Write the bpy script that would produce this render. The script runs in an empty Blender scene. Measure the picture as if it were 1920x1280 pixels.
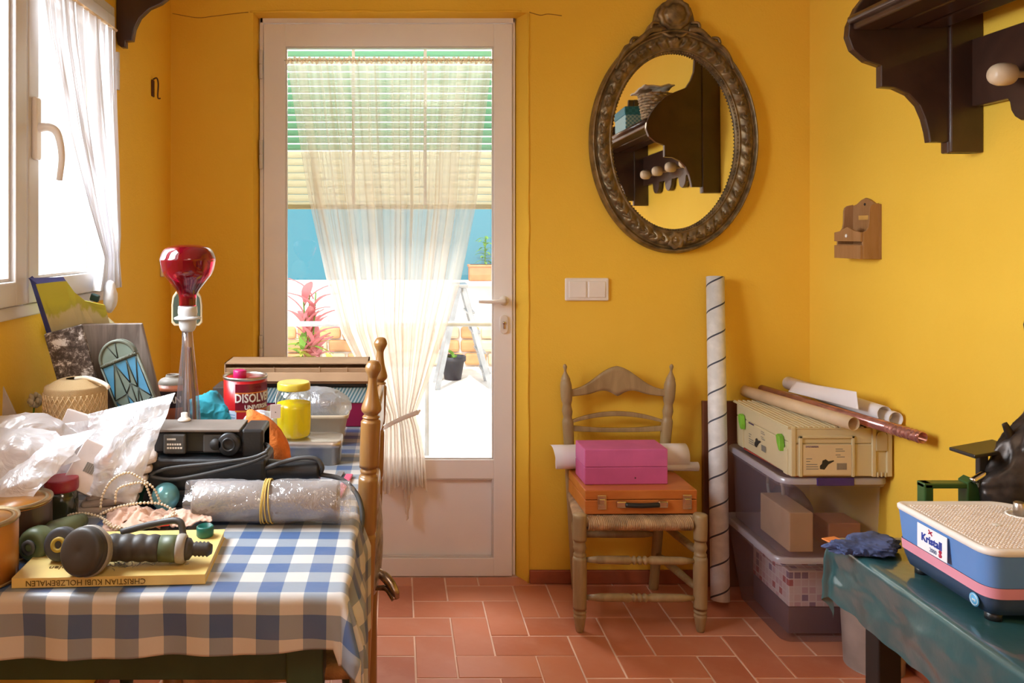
import bpy, bmesh, math, random
from math import sin, cos, pi, radians, sqrt, atan2
from mathutils import Vector, Matrix, Euler, noise
random.seed(7)
SC = bpy.context.scene
C = SC.collection

# ------------------------------------------------------------------ camera, sky, lights, exposure
CX, CY, F, H = 745.0, 442.0, 1500.0, 1.28
cam_d = bpy.data.cameras.new('camera'); cam = bpy.data.objects.new('camera', cam_d); C.objects.link(cam)
cam.location = (0, 0, H); cam.rotation_euler = (pi/2, 0, 0)
cam_d.sensor_width = 36; cam_d.lens = 36*F/1920
cam_d.shift_x = (960-CX)/1920; cam_d.shift_y = -(640-CY)/1920
cam_d.clip_start = 0.05
SC.camera = cam

def at(px, py, Y):
    "world point that stands at depth Y"
    return Vector(((px-CX)*Y/F, Y, H-(py-CY)*Y/F))

world = bpy.data.worlds.new('world'); SC.world = world; world.use_nodes = True
wn = world.node_tree.nodes; wl = world.node_tree.links
bg = wn['Background']
sky = wn.new('ShaderNodeTexSky'); sky.sky_type = 'HOSEK_WILKIE'; sky.turbidity = 3; sky.ground_albedo = 0.5
sky.sun_direction = Vector((-0.1, -0.55, 0.8)).normalized()
mx = wn.new('ShaderNodeMixRGB'); mx.inputs[0].default_value = 0.8
mx.inputs[2].default_value = (1.0, 1.0, 1.0, 1)
wl.new(sky.outputs[0], mx.inputs[1]); wl.new(mx.outputs[0], bg.inputs[0])
bg.inputs[1].default_value = 1.65

def light(name, kind, loc, energy, color=(1, 1, 1), direction=None, size=None, size_y=None):
    d = bpy.data.lights.new(name, kind); d.energy = energy; d.color = color
    o = bpy.data.objects.new(name, d); C.objects.link(o); o.location = loc
    if direction is not None:
        o.rotation_euler = Vector(direction).to_track_quat('-Z', 'Y').to_euler()
    if kind == 'AREA':
        d.shape = 'RECTANGLE'; d.size = size; d.size_y = size_y or size
    return o
sun = light('sun', 'SUN', (0, 0, 6), 2.6, (1, .96, .9), (0.12, 0.62, -0.8)); sun.data.angle = radians(0.6)
light('window_daylight', 'AREA', (-1.55, 1.75, 2.0), 290, (.86, .93, 1.0), (1, 0.03, -0.42), 1.9, 1.7)
light('door_daylight', 'AREA', (-0.03, 3.9, 2.35), 70, (1.0, .97, .95), (0, -1, -0.9), 1.3, 1.0)
light('ceiling_fill', 'AREA', (0.3, -0.1, 2.38), 8, (1.0, .86, .68), (0.0, 0.25, -1), 0.5, 0.5)  # added warm fill to lift the shadows, no lamp known here
light('rear_fill', 'AREA', (0.35, -1.65, 1.6), 7, (1.0, .93, .85), (0, 1, -0.08), 1.6, 1.4)  # added fill behind the camera, not a known window

vs = SC.view_settings
vs.view_transform = 'Standard'; vs.look = 'None'; vs.gamma = 1; vs.use_curve_mapping = False
vs.exposure = 0.42
SC.display_settings.display_device = 'sRGB'
SC.cycles.max_bounces = 9; SC.cycles.transparent_max_bounces = 24
SC.cycles.diffuse_bounces = 5; SC.cycles.glossy_bounces = 4; SC.cycles.transmission_bounces = 6
SC.cycles.caustics_reflective = False; SC.cycles.caustics_refractive = False
SC.cycles.sample_clamp_indirect = 4
SC.cycles.use_denoising = True

# ------------------------------------------------------------------ materials
def lin(r, g, b):
    f = lambda c: (c/255/12.92) if c/255 <= .04045 else ((c/255+.055)/1.055)**2.4
    return (f(r), f(g), f(b), 1)
MATS = {}
def newmat(name):
    m = bpy.data.materials.new(name); m.use_nodes = True
    nt = m.node_tree
    return m, nt, nt.nodes, nt.links, nt.nodes['Principled BSDF']
def coords(N, L, kind='Object', scale=(1, 1, 1), rot=(0, 0, 0), loc=(0, 0, 0)):
    tc = N.new('ShaderNodeTexCoord'); mp = N.new('ShaderNodeMapping')
    mp.inputs['Scale'].default_value = scale; mp.inputs['Rotation'].default_value = rot; mp.inputs['Location'].default_value = loc
    L.new(tc.outputs[kind], mp.inputs['Vector']); return mp.outputs[0]
def ramp(N, L, fac, stops, interp='LINEAR'):
    r = N.new('ShaderNodeValToRGB'); L.new(fac, r.inputs[0]); r.color_ramp.interpolation = interp
    el = r.color_ramp.elements
    while len(el) < len(stops): el.new(0.5)
    for e, (p, c) in zip(el, stops): e.position = p; e.color = c if len(c) == 4 else (*c, 1)
    return r.outputs[0]
def mth(N, L, op, a, b=None):
    n = N.new('ShaderNodeMath'); n.operation = op
    for i, v in enumerate((a, b)):
        if v is None: continue
        if isinstance(v, (int, float)): n.inputs[i].default_value = v
        else: L.new(v, n.inputs[i])
    return n.outputs[0]
def mixc(N, L, fac, a, b):
    n = N.new('ShaderNodeMixRGB')
    for i, v in enumerate((fac, a, b)):
        if isinstance(v, (int, float)): n.inputs[i].default_value = v
        elif isinstance(v, tuple): n.inputs[i].default_value = v
        else: L.new(v, n.inputs[i])
    return n.outputs[0]
def bump(N, L, bs, h, strength=.3, dist=.002):
    b = N.new('ShaderNodeBump'); b.inputs['Strength'].default_value = strength; b.inputs['Distance'].default_value = dist
    L.new(h, b.inputs['Height']); L.new(b.outputs[0], bs.inputs['Normal'])
def noi(N, L, vec, scale, detail=3, rough=.5, dist=0):
    n = N.new('ShaderNodeTexNoise'); n.inputs['Scale'].default_value = scale; n.inputs['Detail'].default_value = detail
    n.inputs['Roughness'].default_value = rough; n.inputs['Distortion'].default_value = dist
    L.new(vec, n.inputs['Vector']); return n.outputs[0]
def mat(name, col, rough=.5, metal=0, vary=.12, vscale=12, bmp=0, bscale=80, stretch=(1, 1, 1), coat=0, trans=0, spec=.5, sss=0):
    if name in MATS: return MATS[name]
    m, nt, N, L, bs = newmat(name)
    v = coords(N, L, 'Object', stretch)
    n = noi(N, L, v, vscale, 4)
    dark = tuple(c*(1-vary*2) for c in col[:3])+(1,); lite = tuple(min(1, c*(1+vary)) for c in col[:3])+(1,)
    L.new(ramp(N, L, n, [(.3, dark), (.7, lite)]), bs.inputs['Base Color'])
    bs.inputs['Roughness'].default_value = rough; bs.inputs['Metallic'].default_value = metal
    bs.inputs['Coat Weight'].default_value = coat; bs.inputs['Transmission Weight'].default_value = trans
    bs.inputs['Specular IOR Level'].default_value = spec
    if bmp: bump(N, L, bs, noi(N, L, v, bscale, 3), bmp, .003)
    MATS[name] = m; return m
def sheer(name, col, opacity, transl=.5, bscale=0, gloss=0, rough=.2, weave_or_fold_shade=0, bstr=.6, vr=None):
    "thin film or cloth that lets part of the light straight through"
    m, nt, N, L, bs = newmat(name); N.remove(bs); out = N['Material Output']
    t = N.new('ShaderNodeBsdfTransparent'); d = N.new('ShaderNodeBsdfDiffuse'); tr = N.new('ShaderNodeBsdfTranslucent')
    lines = None
    if weave_or_fold_shade:  # darker streaks: fold shade painted into the cloth colour and opacity
        l1 = ramp(N, L, noi(N, L, coords(N, L, 'UV', (weave_or_fold_shade*2.4, .5, 1)), 1.0, 1), [(.60, (0, 0, 0)), (.66, (1, 1, 1)), (.72, (0, 0, 0))])
        l2 = ramp(N, L, noi(N, L, coords(N, L, 'UV', (weave_or_fold_shade*1.1, .35, 1), (0, 0, 0), (3, 5, 1)), 1.0, 1), [(.40, (0, 0, 0)), (.43, (1, 1, 1)), (.47, (0, 0, 0))])
        lines = mth(N, L, 'MAXIMUM', l1, l2)
    d.inputs[0].default_value = col; tr.inputs[0].default_value = col
    if lines is not None:
        lc_ = mixc(N, L, mth(N, L, 'MULTIPLY', lines, .75), col, tuple(c*k for c, k in zip(col[:3], (.62, .55, .46)))+(1,))
        L.new(lc_, d.inputs[0]); L.new(lc_, tr.inputs[0])
    a = N.new('ShaderNodeMixShader'); a.inputs[0].default_value = transl
    L.new(d.outputs[0], a.inputs[1]); L.new(tr.outputs[0], a.inputs[2]); surf = a.outputs[0]
    v = coords(N, L, 'Object')
    if gloss:
        g = N.new('ShaderNodeBsdfGlossy'); g.inputs['Roughness'].default_value = rough
        b = N.new('ShaderNodeMixShader'); b.inputs[0].default_value = gloss
        L.new(surf, b.inputs[1]); L.new(g.outputs[0], b.inputs[2]); surf = b.outputs[0]
        if bscale:
            bp = N.new('ShaderNodeBump'); bp.inputs['Strength'].default_value = bstr; bp.inputs['Distance'].default_value = .01
            L.new(noi(N, L, v, bscale, 3, .6, 1.5), bp.inputs['Height'])
            L.new(bp.outputs[0], g.inputs['Normal']); L.new(bp.outputs[0], d.inputs['Normal'])
    c = N.new('ShaderNodeMixShader')
    if weave_or_fold_shade:
        vv = coords(N, L, 'UV', (weave_or_fold_shade, 1, 1)); f = noi(N, L, vv, 1.0, 2)
        o = ramp(N, L, f, [(.32, (opacity-.20,)*3), (.68, (min(1, opacity+.22),)*3)]); o = mth(N, L, 'ADD', o, mth(N, L, 'MULTIPLY', lines, .22))
        if vr:
            tc = N.new('ShaderNodeTexCoord'); sp = N.new('ShaderNodeSeparateXYZ'); L.new(tc.outputs['UV'], sp.inputs[0])
            o = mth(N, L, 'ADD', o, ramp(N, L, sp.outputs[1], [(a_, (b_,)*3) for a_, b_ in vr])); o = mth(N, L, 'MINIMUM', o, .96)
        L.new(o, c.inputs[0])
    else: c.inputs[0].default_value = opacity
    L.new(t.outputs[0], c.inputs[1]); L.new(surf, c.inputs[2]); L.new(c.outputs[0], out.inputs[0])
    MATS[name] = m; return m
def glass(name, tint=(1, 1, 1, 1), refl=.08, rough=.02, dens=0.0):
    m, nt, N, L, bs = newmat(name); N.remove(bs); out = N['Material Output']
    t = N.new('ShaderNodeBsdfTransparent'); t.inputs[0].default_value = tint
    g = N.new('ShaderNodeBsdfGlossy'); g.inputs['Roughness'].default_value = rough
    fr = N.new('ShaderNodeLayerWeight'); fr.inputs[0].default_value = .5
    f = mth(N, L, 'ADD', mth(N, L, 'MULTIPLY', mth(N, L, 'POWER', fr.outputs['Facing'], 5), .8), refl)
    a = N.new('ShaderNodeMixShader'); L.new(f, a.inputs[0]); L.new(t.outputs[0], a.inputs[1]); L.new(g.outputs[0], a.inputs[2])
    s = a.outputs[0]
    if dens:
        d = N.new('ShaderNodeBsdfDiffuse'); d.inputs[0].default_value = tint
        b = N.new('ShaderNodeMixShader'); b.inputs[0].default_value = dens
        L.new(s, b.inputs[1]); L.new(d.outputs[0], b.inputs[2]); s = b.outputs[0]
    L.new(s, out.inputs[0]); MATS[name] = m; return m

# painted wall: ochre plaster
def wallmat(name, c1, c2):
    m, nt, N, L, bs = newmat(name)
    v = coords(N, L)
    L.new(mixc(N, L, ramp(N, L, noi(N, L, v, 1.7, 5), [(.35, (0, 0, 0)), (.65, (1, 1, 1))]), c1, c2), bs.inputs['Base Color'])
    bs.inputs['Roughness'].default_value = .75; bs.inputs['Specular IOR Level'].default_value = .3
    h = mth(N, L, 'ADD', noi(N, L, v, 160, 2), mth(N, L, 'MULTIPLY', noi(N, L, v, 14, 3), 3))
    bump(N, L, bs, h, .35, .0025)
    return m
M_wall = wallmat('ochre_plaster', (.88, .555, .062, 1), (.84, .515, .048, 1))
M_ceil = mat('ceiling_plaster', (.80, .74, .62, 1), .8, bmp=.2)
M_white = mat('white_lacquer', (.88, .85, .84, 1), .35, vary=.03, vscale=3)
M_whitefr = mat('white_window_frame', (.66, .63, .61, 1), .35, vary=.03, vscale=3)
M_plastic_w = mat('white_plastic', (.82, .76, .70, 1), .35, vary=.02)
M_grout = mat('pale_grout', (.80, .55, .44, 1), .8, vary=.1, vscale=8)
M_base = mat('terracotta_skirting', (.34, .09, .04, 1), .5, bmp=.15)
def tilemat():
    m, nt, N, L, bs = newmat('terracotta_tile')
    oi = N.new('ShaderNodeObjectInfo'); v = coords(N, L)
    n = noi(N, L, v, 9, 4, .6)
    base = ramp(N, L, oi.outputs['Random'], [(0, (.47, .145, .075, 1)), (.5, (.56, .19, .10, 1)), (1, (.62, .24, .135, 1))])
    L.new(mixc(N, L, ramp(N, L, n, [(.45, (0, 0, 0)), (.75, (.55, .55, .55))]), base, (.66, .30, .19, 1)), bs.inputs['Base Color'])
    L.new(ramp(N, L, n, [(.3, (.28,)*3), (.7, (.45,)*3)]), bs.inputs['Roughness'])
    bump(N, L, bs, noi(N, L, v, 40, 2), .12, .002)
    return m
M_tile = tilemat()
def wood(name, c1, c2, scale=18, axis=(1, 1, .12), rough=.45, coat=.2, bmp=.1):
    if name in MATS: return MATS[name]
    m, nt, N, L, bs = newmat(name)
    v = coords(N, L, 'Object', axis)
    n = noi(N, L, v, scale, 5, .6, 1.2)
    L.new(ramp(N, L, n, [(.3, c1), (.7, c2)]), bs.inputs['Base Color'])
    bs.inputs['Roughness'].default_value = rough; bs.inputs['Coat Weight'].default_value = coat
    bump(N, L, bs, n, bmp, .002); MATS[name] = m; return m
M_pine = wood('honey_turned_wood', (.23, .112, .030, 1), (.34, .165, .048, 1), 25, (1, 1, .1), .35, .35)
M_greyw = wood('weathered_light_wood', (.25, .165, .075, 1), (.40, .28, .14, 1), 25, (1, 1, .12), .5, .15)
M_dark = wood('dark_walnut', (.026, .010, .006, 1), (.062, .026, .015, 1), 14, (.3, .3, .3), .35, .3)
M_case = wood('orange_varnished_wood', (.46, .12, .02, 1), (.60, .20, .045, 1), 14, (.2, 1, 1), .35, .4)
M_panelw = wood('red_brown_board', (.14, .045, .02, 1), (.21, .075, .035, 1), 12, (1, 1, .15), .5, .1)
M_oldw = wood('grey_old_board', (.13, .10, .085, 1), (.34, .28, .24, 1), 30, (1, 1, .12), .8, 0, .4)
M_holder = wood('plain_brown_wood', (.30, .14, .045, 1), (.40, .21, .09, 1), 25, (1, 1, .2), .5, .1)
M_green_t = mat('green_table_paint', (.035, .07, .035, 1), .5)
M_chrome = mat('chrome', (.75, .73, .70, 1), .18, 1, vary=.05)
M_tin = mat('brushed_tin', (.55, .50, .44, 1), .35, 1, vary=.1)
M_black = mat('black_plastic', (.018, .019, .021, 1), .38, vary=.15, bmp=.1, bscale=200)
M_blackm = mat('dark_grey_plastic', (.07, .07, .07, 1), .5, vary=.15)
M_ivory = mat('ivory_knob', (.72, .56, .38, 1), .35, vary=.05)
M_gold = mat('old_gilt', (.23, .155, .07, 1), .40, .45, vary=.3, vscale=30, bmp=.25, bscale=90)
M_paper = mat('white_paper', (.82, .76, .76, 1), .7, vary=.04, vscale=5)
M_beigep = mat('beige_tube', (.66, .48, .30, 1), .6, vary=.08)
M_card = mat('cardboard', (.52, .34, .20, 1), .8, vary=.07)
M_ink = mat('black_ink', (.02, .018, .016, 1), .6, vary=.01)
M_greyink = mat('grey_ink', (.20, .19, .17, 1), .7, vary=.01)
M_inkw = mat('white_ink', (.85, .82, .76, 1), .5, vary=.01)

# ------------------------------------------------------------------ mesh building
class MB:
    def __init__(s): s.v = []; s.f = []; s.mi = []; s.uv = {}; s.sm = []
    def add(s, V, Fc, M=None, mi=0, uv=None, smooth=True):
        o = len(s.v)
        for i, p in enumerate(V):
            p = Vector(p)
            if M is not None: p = M @ p
            s.v.append(p)
            if uv is not None: s.uv[o+i] = uv[i]
        for f in Fc: s.f.append([o+i for i in f]); s.mi.append(mi); s.sm.append(smooth)
        return s
    def grid(s, fn, nu, nv, closeu=False, mi=0, M=None, flip=False, uvs=None):
        V = []; U = []
        cu = nu if closeu else nu+1
        for j in range(nv+1):
            for i in range(cu):
                u, v = i/nu, j/nv
                V.append(fn(u, v)); U.append((u, v) if uvs is None else uvs(u, v))
        Fc = []
        for j in range(nv):
            for i in range(nu):
                a = j*cu+i; b = j*cu+(i+1) % cu if closeu else a+1
                q = [a, b, b+cu, a+cu] if not closeu else [a, b, (j+1)*cu+(i+1) % cu, (j+1)*cu+i]
                Fc.append(q[::-1] if flip else q)
        return s.add(V, Fc, M, mi, U)
    def box(s, lo, hi, bev=0, M=None, mi=0, seg=2):
        bm = bmesh.new(); bmesh.ops.create_cube(bm, size=1)
        for v in bm.verts:
            for k in range(3): v.co[k] = lo[k] + (v.co[k]+.5)*(hi[k]-lo[k])
        if bev: bmesh.ops.bevel(bm, geom=bm.edges[:], offset=min(bev, .49*min(abs(hi[k]-lo[k]) for k in range(3))), segments=seg, profile=.5, affect='EDGES', clamp_overlap=True)
        bm.verts.index_update()
        s.add([v.co.copy() for v in bm.verts], [[v.index for v in f.verts] for f in bm.faces], M, mi, smooth=False); bm.free(); return s
    def lathe(s, prof, seg=24, M=None, mi=0, cap=True, fn=None):
        V = []; n = len(prof)
        for (r, z) in prof:
            for k in range(seg):
                a = 2*pi*k/seg; rr = r if fn is None else fn(r, z, a)
                V.append((rr*cos(a), rr*sin(a), z))
        Fc = []
        for j in range(n-1):
            for k in range(seg):
                k2 = (k+1) % seg
                Fc.append([j*seg+k, j*seg+k2, (j+1)*seg+k2, (j+1)*seg+k])
        if cap:
            Fc.append(list(range(seg))[::-1]); Fc.append([(n-1)*seg+k for k in range(seg)])
        return s.add(V, Fc, M, mi)
    def cyl(s, r, z0, z1, seg=24, M=None, mi=0, bev=0):
        if bev: p = [(r-bev, z0), (r, z0+bev), (r, z1-bev), (r-bev, z1)]
        else: p = [(r, z0), (r, z1)]
        return s.lathe(p, seg, M, mi)
    def prism(s, poly, z0, z1, M=None, mi=0, bev=0):
        bm = bmesh.new(); vs_ = [bm.verts.new((x, y, z0)) for x, y in poly]; f = bm.faces.new(vs_)
        r = bmesh.ops.extrude_face_region(bm, geom=[f])
        for g in r['geom']:
            if isinstance(g, bmesh.types.BMVert): g.co.z = z1
        bmesh.ops.recalc_face_normals(bm, faces=bm.faces[:])
        if bev:
            es = [e for e in bm.edges if abs(e.verts[0].co.z-e.verts[1].co.z) < 1e-7]
            bmesh.ops.bevel(bm, geom=es, offset=bev, segments=2, profile=.5, affect='EDGES', clamp_overlap=True)
        bm.verts.index_update()
        s.add([v.co.copy() for v in bm.verts], [[v.index for v in g.verts] for g in bm.faces], M, mi, smooth=False); bm.free(); return s
    def tube(s, pts, r, seg=8, mi=0, smooth=8, closed=False, M=None, rad=None, cap=True):
        P = spline(pts, smooth) if smooth else [Vector(p) for p in pts]
        V = []; n = len(P); up = None
        for i, p in enumerate(P):
            t = (P[min(i+1, n-1)]-P[max(i-1, 0)])
            if t.length < 1e-9: t = Vector((0, 0, 1))
            t.normalize()
            if up is None:
                up = Vector((0, 0, 1)) if abs(t.z) < .9 else Vector((1, 0, 0))
            x = t.cross(up); x.normalize(); y = x.cross(t); y.normalize(); up = y
            rr = r if rad is None else r*rad(i/(n-1))
            for k in range(seg):
                a = 2*pi*k/seg; V.append(p + x*cos(a)*rr + y*sin(a)*rr)
        Fc = []
        for i in range(n-1):
            for k in range(seg):
                k2 = (k+1) % seg
                Fc.append([i*seg+k, i*seg+k2, (i+1)*seg+k2, (i+1)*seg+k])
        if cap: Fc.append(list(range(seg))[::-1]); Fc.append([(n-1)*seg+k for k in range(seg)])
        return s.add(V, Fc, M, mi)
    def sphere(s, c, r, seg=16, ring=10, mi=0, M=None):
        c = Vector(c); r = (r, r, r) if isinstance(r, (int, float)) else r
        V = [c+Vector((0, 0, -r[2]))]
        for j in range(1, ring):
            t = pi*j/ring-pi/2
            for k in range(seg):
                a = 2*pi*k/seg; V.append(c+Vector((r[0]*cos(t)*cos(a), r[1]*cos(t)*sin(a), r[2]*sin(t))))
        V.append(c+Vector((0, 0, r[2]))); top = len(V)-1; Fc = []
        for k in range(seg):
            k2 = (k+1) % seg
            Fc.append([0, 1+k2, 1+k])
            for j in range(ring-2):
                a = 1+j*seg; Fc.append([a+k, a+k2, a+seg+k2, a+seg+k])
            a = 1+(ring-2)*seg; Fc.append([a+k, a+k2, top])
        return s.add(V, Fc, M, mi)
    def mesh(s, name, mats):
        me = bpy.data.meshes.new(name); me.from_pydata([tuple(p) for p in s.v], [], s.f)
        for m in (mats if isinstance(mats, (list, tuple)) else [mats]): me.materials.append(m)
        for p, mi, sm in zip(me.polygons, s.mi, s.sm): p.material_index = mi; p.use_smooth = sm
        if s.uv:
            ul = me.uv_layers.new(name='UVMap')
            for lp in me.loops:
                if lp.vertex_index in s.uv: ul.data[lp.index].uv = s.uv[lp.vertex_index]
        me.update(); return me
    def build(s, name, mats, parent=None, loc=None, rot=None, angle=None, solid=0, sub=0, mx=None):
        o = bpy.data.objects.new(name, s.mesh(name, mats)); C.objects.link(o)
        if parent is not None: o.parent = parent
        if loc is not None: o.location = loc
        if rot is not None: o.rotation_euler = rot
        if mx is not None: o.matrix_local = mx
        if solid:
            k = o.modifiers.new('thickness', 'SOLIDIFY'); k.thickness = solid; k.offset = 0
        if sub:
            k = o.modifiers.new('smooth', 'SUBSURF'); k.levels = sub; k.render_levels = sub
        return o
def spline(pts, n=8):
    P = [Vector(p) for p in pts]
    if len(P) < 3: return [P[0].lerp(P[-1], i/n) for i in range(n+1)]
    out = []
    for i in range(len(P)-1):
        p0 = P[i-1] if i else 2*P[0]-P[1]; p1, p2 = P[i], P[i+1]; p3 = P[i+2] if i+2 < len(P) else 2*P[-1]-P[-2]
        for k in range(n):
            t = k/n
            out.append(.5*((2*p1)+(p2-p0)*t+(2*p0-5*p1+4*p2-p3)*t*t+(3*p1-p0-3*p2+p3)*t**3))
    out.append(P[-1]); return out
def prof(pts, n=6):
    return [(max(p.x, .0004), p.y) for p in spline([Vector((r, z, 0)) for r, z in pts], n)]
def tag(o, label, cat, group=None, kind=None):
    if label: o['label'] = label
    if cat: o['category'] = cat
    if group: o['group'] = group
    if kind: o['kind'] = kind
    return o
def thing(name, label, cat, loc=(0, 0, 0), rot=(0, 0, 0), group=None):
    o = bpy.data.objects.new(name, None); C.objects.link(o); o.empty_display_size = .05
    o.location = loc; o.rotation_euler = rot; return tag(o, label, cat, group)
def struct(o): o['kind'] = 'structure'; return o
def copy_tree(o, parent=None):
    c = o.copy(); C.objects.link(c)
    if parent is not None: c.parent = parent
    for ch in list(o.children): copy_tree(ch, c)
    return c
def T(x, y, z): return Matrix.Translation((x, y, z))
def R(a, ax): return Matrix.Rotation(a, 4, ax)
def frame(o, x, y):
    "matrix with origin o, x axis towards x, y axis near y"
    x = Vector(x).normalized(); z = x.cross(Vector(y)).normalized(); y = z.cross(x)
    m = Matrix((x, y, z)).transposed().to_4x4(); m.translation = o; return m
def between(a, b):
    "matrix whose z axis runs from a to b, origin a"
    a = Vector(a); d = Vector(b)-a
    m = d.to_track_quat('Z', 'Y').to_matrix().to_4x4(); m.translation = a; return m, d.length
def text_mesh(s_, size, ext=.0006, align='CENTER', spacing=1.0, res=2, bold=0):
    c = bpy.data.curves.new('lettering', 'FONT'); c.body = s_; c.size = size; c.extrude = ext
    c.align_x = align; c.align_y = 'CENTER'; c.space_character = spacing; c.resolution_u = res; c.offset = bold
    o = bpy.data.objects.new('lettering', c); C.objects.link(o)
    bpy.context.view_layer.update()
    me = bpy.data.meshes.new_from_object(o)
    bpy.data.objects.remove(o); return me
def text(s_, size, m, parent, mx, name='lettering', wrap=None, sx=1, **k):
    "lettering; wrap = radius bends it round a z-axis cylinder, facing -y"
    me = text_mesh(s_, size, **k)
    for v in me.vertices:
        v.co.x *= sx
        if wrap:
            a = v.co.x/wrap - pi/2; r = wrap + .0003 + v.co.z
            v.co = Vector((r*cos(a), r*sin(a), v.co.y))
    me.materials.clear(); me.materials.append(m)
    o = bpy.data.objects.new(name, me); C.objects.link(o); o.parent = parent; o.matrix_local = mx; return o
FRONT = R(pi/2, 'X')     # letters upright, facing -Y

def turb(p, s_, o=3):
    return noise.turbulence(Vector(p)*s_, o, False)
def crumple(c, r, seed, amp=.25, sc=9, sub=5, flat=None, pinch=None):
    "closed, creased lump of soft film or cloth"
    bm = bmesh.new(); bmesh.ops.create_icosphere(bm, subdivisions=sub, radius=1)
    V = []
    for v in bm.verts:
        d = v.co.normalized(); q = Vector((d.x*r[0], d.y*r[1], d.z*r[2]))
        n = noise.ridged_multi_fractal(q*sc+Vector((seed, seed*.7, 3)), .9, 2.1, 3, 1.0, 2.0)-.9
        m_ = noise.noise(q*sc*.45+Vector((seed, 1, seed)))
        q = q*(1+amp*(.45*n+1.1*m_))
        if pinch: q = pinch(q)
        p = q+Vector(c)
        if flat is not None and p.z < flat: p.z = flat + random.random()*.0004
        V.append(p)
    Fc = [[v.index for v in f.verts] for f in bm.faces]; bm.free()
    mb = MB(); mb.add(V, Fc); return mb
def patch(corners, nu, nv, bulge=0, seed=0, amp=.006, sc=14, nrm=(0, -1, 0), sag=None):
    "curved sheet between 4 world corners a(u0v0) b(u1v0) c(u1v1) d(u0v1)"
    a, b, c, d = [Vector(k) for k in corners]; nrm = Vector(nrm)
    def fn(u, v):
        p = (a*(1-u)+b*u)*(1-v)+(d*(1-u)+c*u)*v
        w = sin(pi*u)*sin(pi*v)
        n = noise.ridged_multi_fractal(p*sc+Vector((seed, seed, 0)), .9, 2.1, 3, 1.0, 2.0)-.9
        p = p + nrm*(bulge*w + amp*n + amp*noise.noise(p*sc*.6+Vector((seed,)*3)))
        if sag: p += sag(u, v)
        return p
    mb = MB(); mb.grid(fn, nu, nv); return mb

# ================================================================== ROOM SHELL
WY, WL, WR, DY = 2.953, -.837, 1.522, 3.012
ZC = 2.42; YB = -1.9
# back wall with splayed door opening
DL, DR, DT = -.522, .447, 2.098
def wall_back():
    mb = MB()
    ol, orr, ot = DL-.010, DR+.036, DT+.006
    f0, f1, b = WY, DY+.004, WY+.30
    xs0, xs1 = WL-.07, WR+.25; zt = ZC+.1
    V = [(xs0, f0, 0), (ol, f0, 0), (orr, f0, 0), (xs1, f0, 0), (xs0, f0, zt), (ol, f0, zt), (orr, f0, zt), (xs1, f0, zt),
         (ol, f0, ot), (orr, f0, ot),
         (DL, f1, 0), (DR, f1, 0), (DL, f1, DT), (DR, f1, DT),
         (DL, b, 0), (DR, b, 0), (DL, b, DT), (DR, b, DT),
         (xs0, b, 0), (xs1, b, 0), (xs0, b, zt), (xs1, b, zt), (DL, b, zt), (DR, b, zt)]
    Fc = [(0, 1, 8, 5, 4), (2, 3, 7, 6, 9), (8, 9, 6, 5),
          (1, 10, 12, 8), (2, 9, 13, 11), (8, 12, 13, 9), (10, 14, 16, 12), (11, 13, 17, 15), (12, 16, 17, 13),
          (18, 20, 22, 16, 14), (15, 17, 23, 21, 19), (16, 22, 23, 17), (4, 5, 6, 7, 21, 23, 22, 20), (0, 4, 20, 18), (3, 19, 21, 7)]
    mb.add(V, Fc, smooth=False); return mb
struct(wall_back().build('wall_back', M_wall))
# left wall with window hole
WY0, WY1, WZ0, WZ1 = 1.13, 2.335, 1.10, 1.945
mb = MB()
mb.box((WL-.07, YB, 0), (WL, WY0, ZC+.1)); mb.box((WL-.07, WY1, 0), (WL, WY, ZC+.1))
mb.box((WL-.07, WY0, 0), (WL, WY1, WZ0)); mb.box((WL-.07, WY0, WZ1), (WL, WY1, ZC+.1))
struct(mb.build('wall_left', M_wall))
mb = MB(); mb.box((WR, YB, 0), (WR+.22, WY, ZC+.1)); struct(mb.build('wall_right', M_wall))
mb = MB(); mb.box((WL-.22, YB-.2, 0), (WR+.22, YB, ZC+.1)); struct(mb.build('wall_rear', M_wall))
mb = MB(); mb.box((WL-.22, YB-.2, ZC), (WR+.22, WY+.3, ZC+.12)); struct(mb.build('ceiling', M_ceil))
# plaster lip and crack above the door
mb = MB()
pts = [(DL-.02+i*.05, WY-.001+random.uniform(-.001, .001), DT+.010+random.uniform(-.0025, .003)) for i in range(21)]
mb.tube(pts, .0045, 6, smooth=3)
mb.tube([(DR+.036+random.uniform(-.002, .002), WY-.001, 2.10-.1*i) for i in range(22)], .004, 6, smooth=3)
struct(mb.build('trim_1', M_wall))
M_crack = mat('plaster_crack', (.30, .12, .012, 1), .9)
mb = MB()
mb.tube([(DR+.04, WY-.0002, 2.105), (DR+.08, WY-.0002, 2.094), (DR+.11, WY-.0002, 2.098), (DR+.16, WY-.0002, 2.092)], .0014, 5)
mb.tube([(-.83, WY-.0002, 2.10), (-.74, WY-.0002, 2.085), (-.68, WY-.0002, 2.09), (-.60, WY-.0002, 2.10), (-.55, WY-.0002, 2.105)], .0012, 5)
struct(mb.build('trim_2', M_crack))

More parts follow.
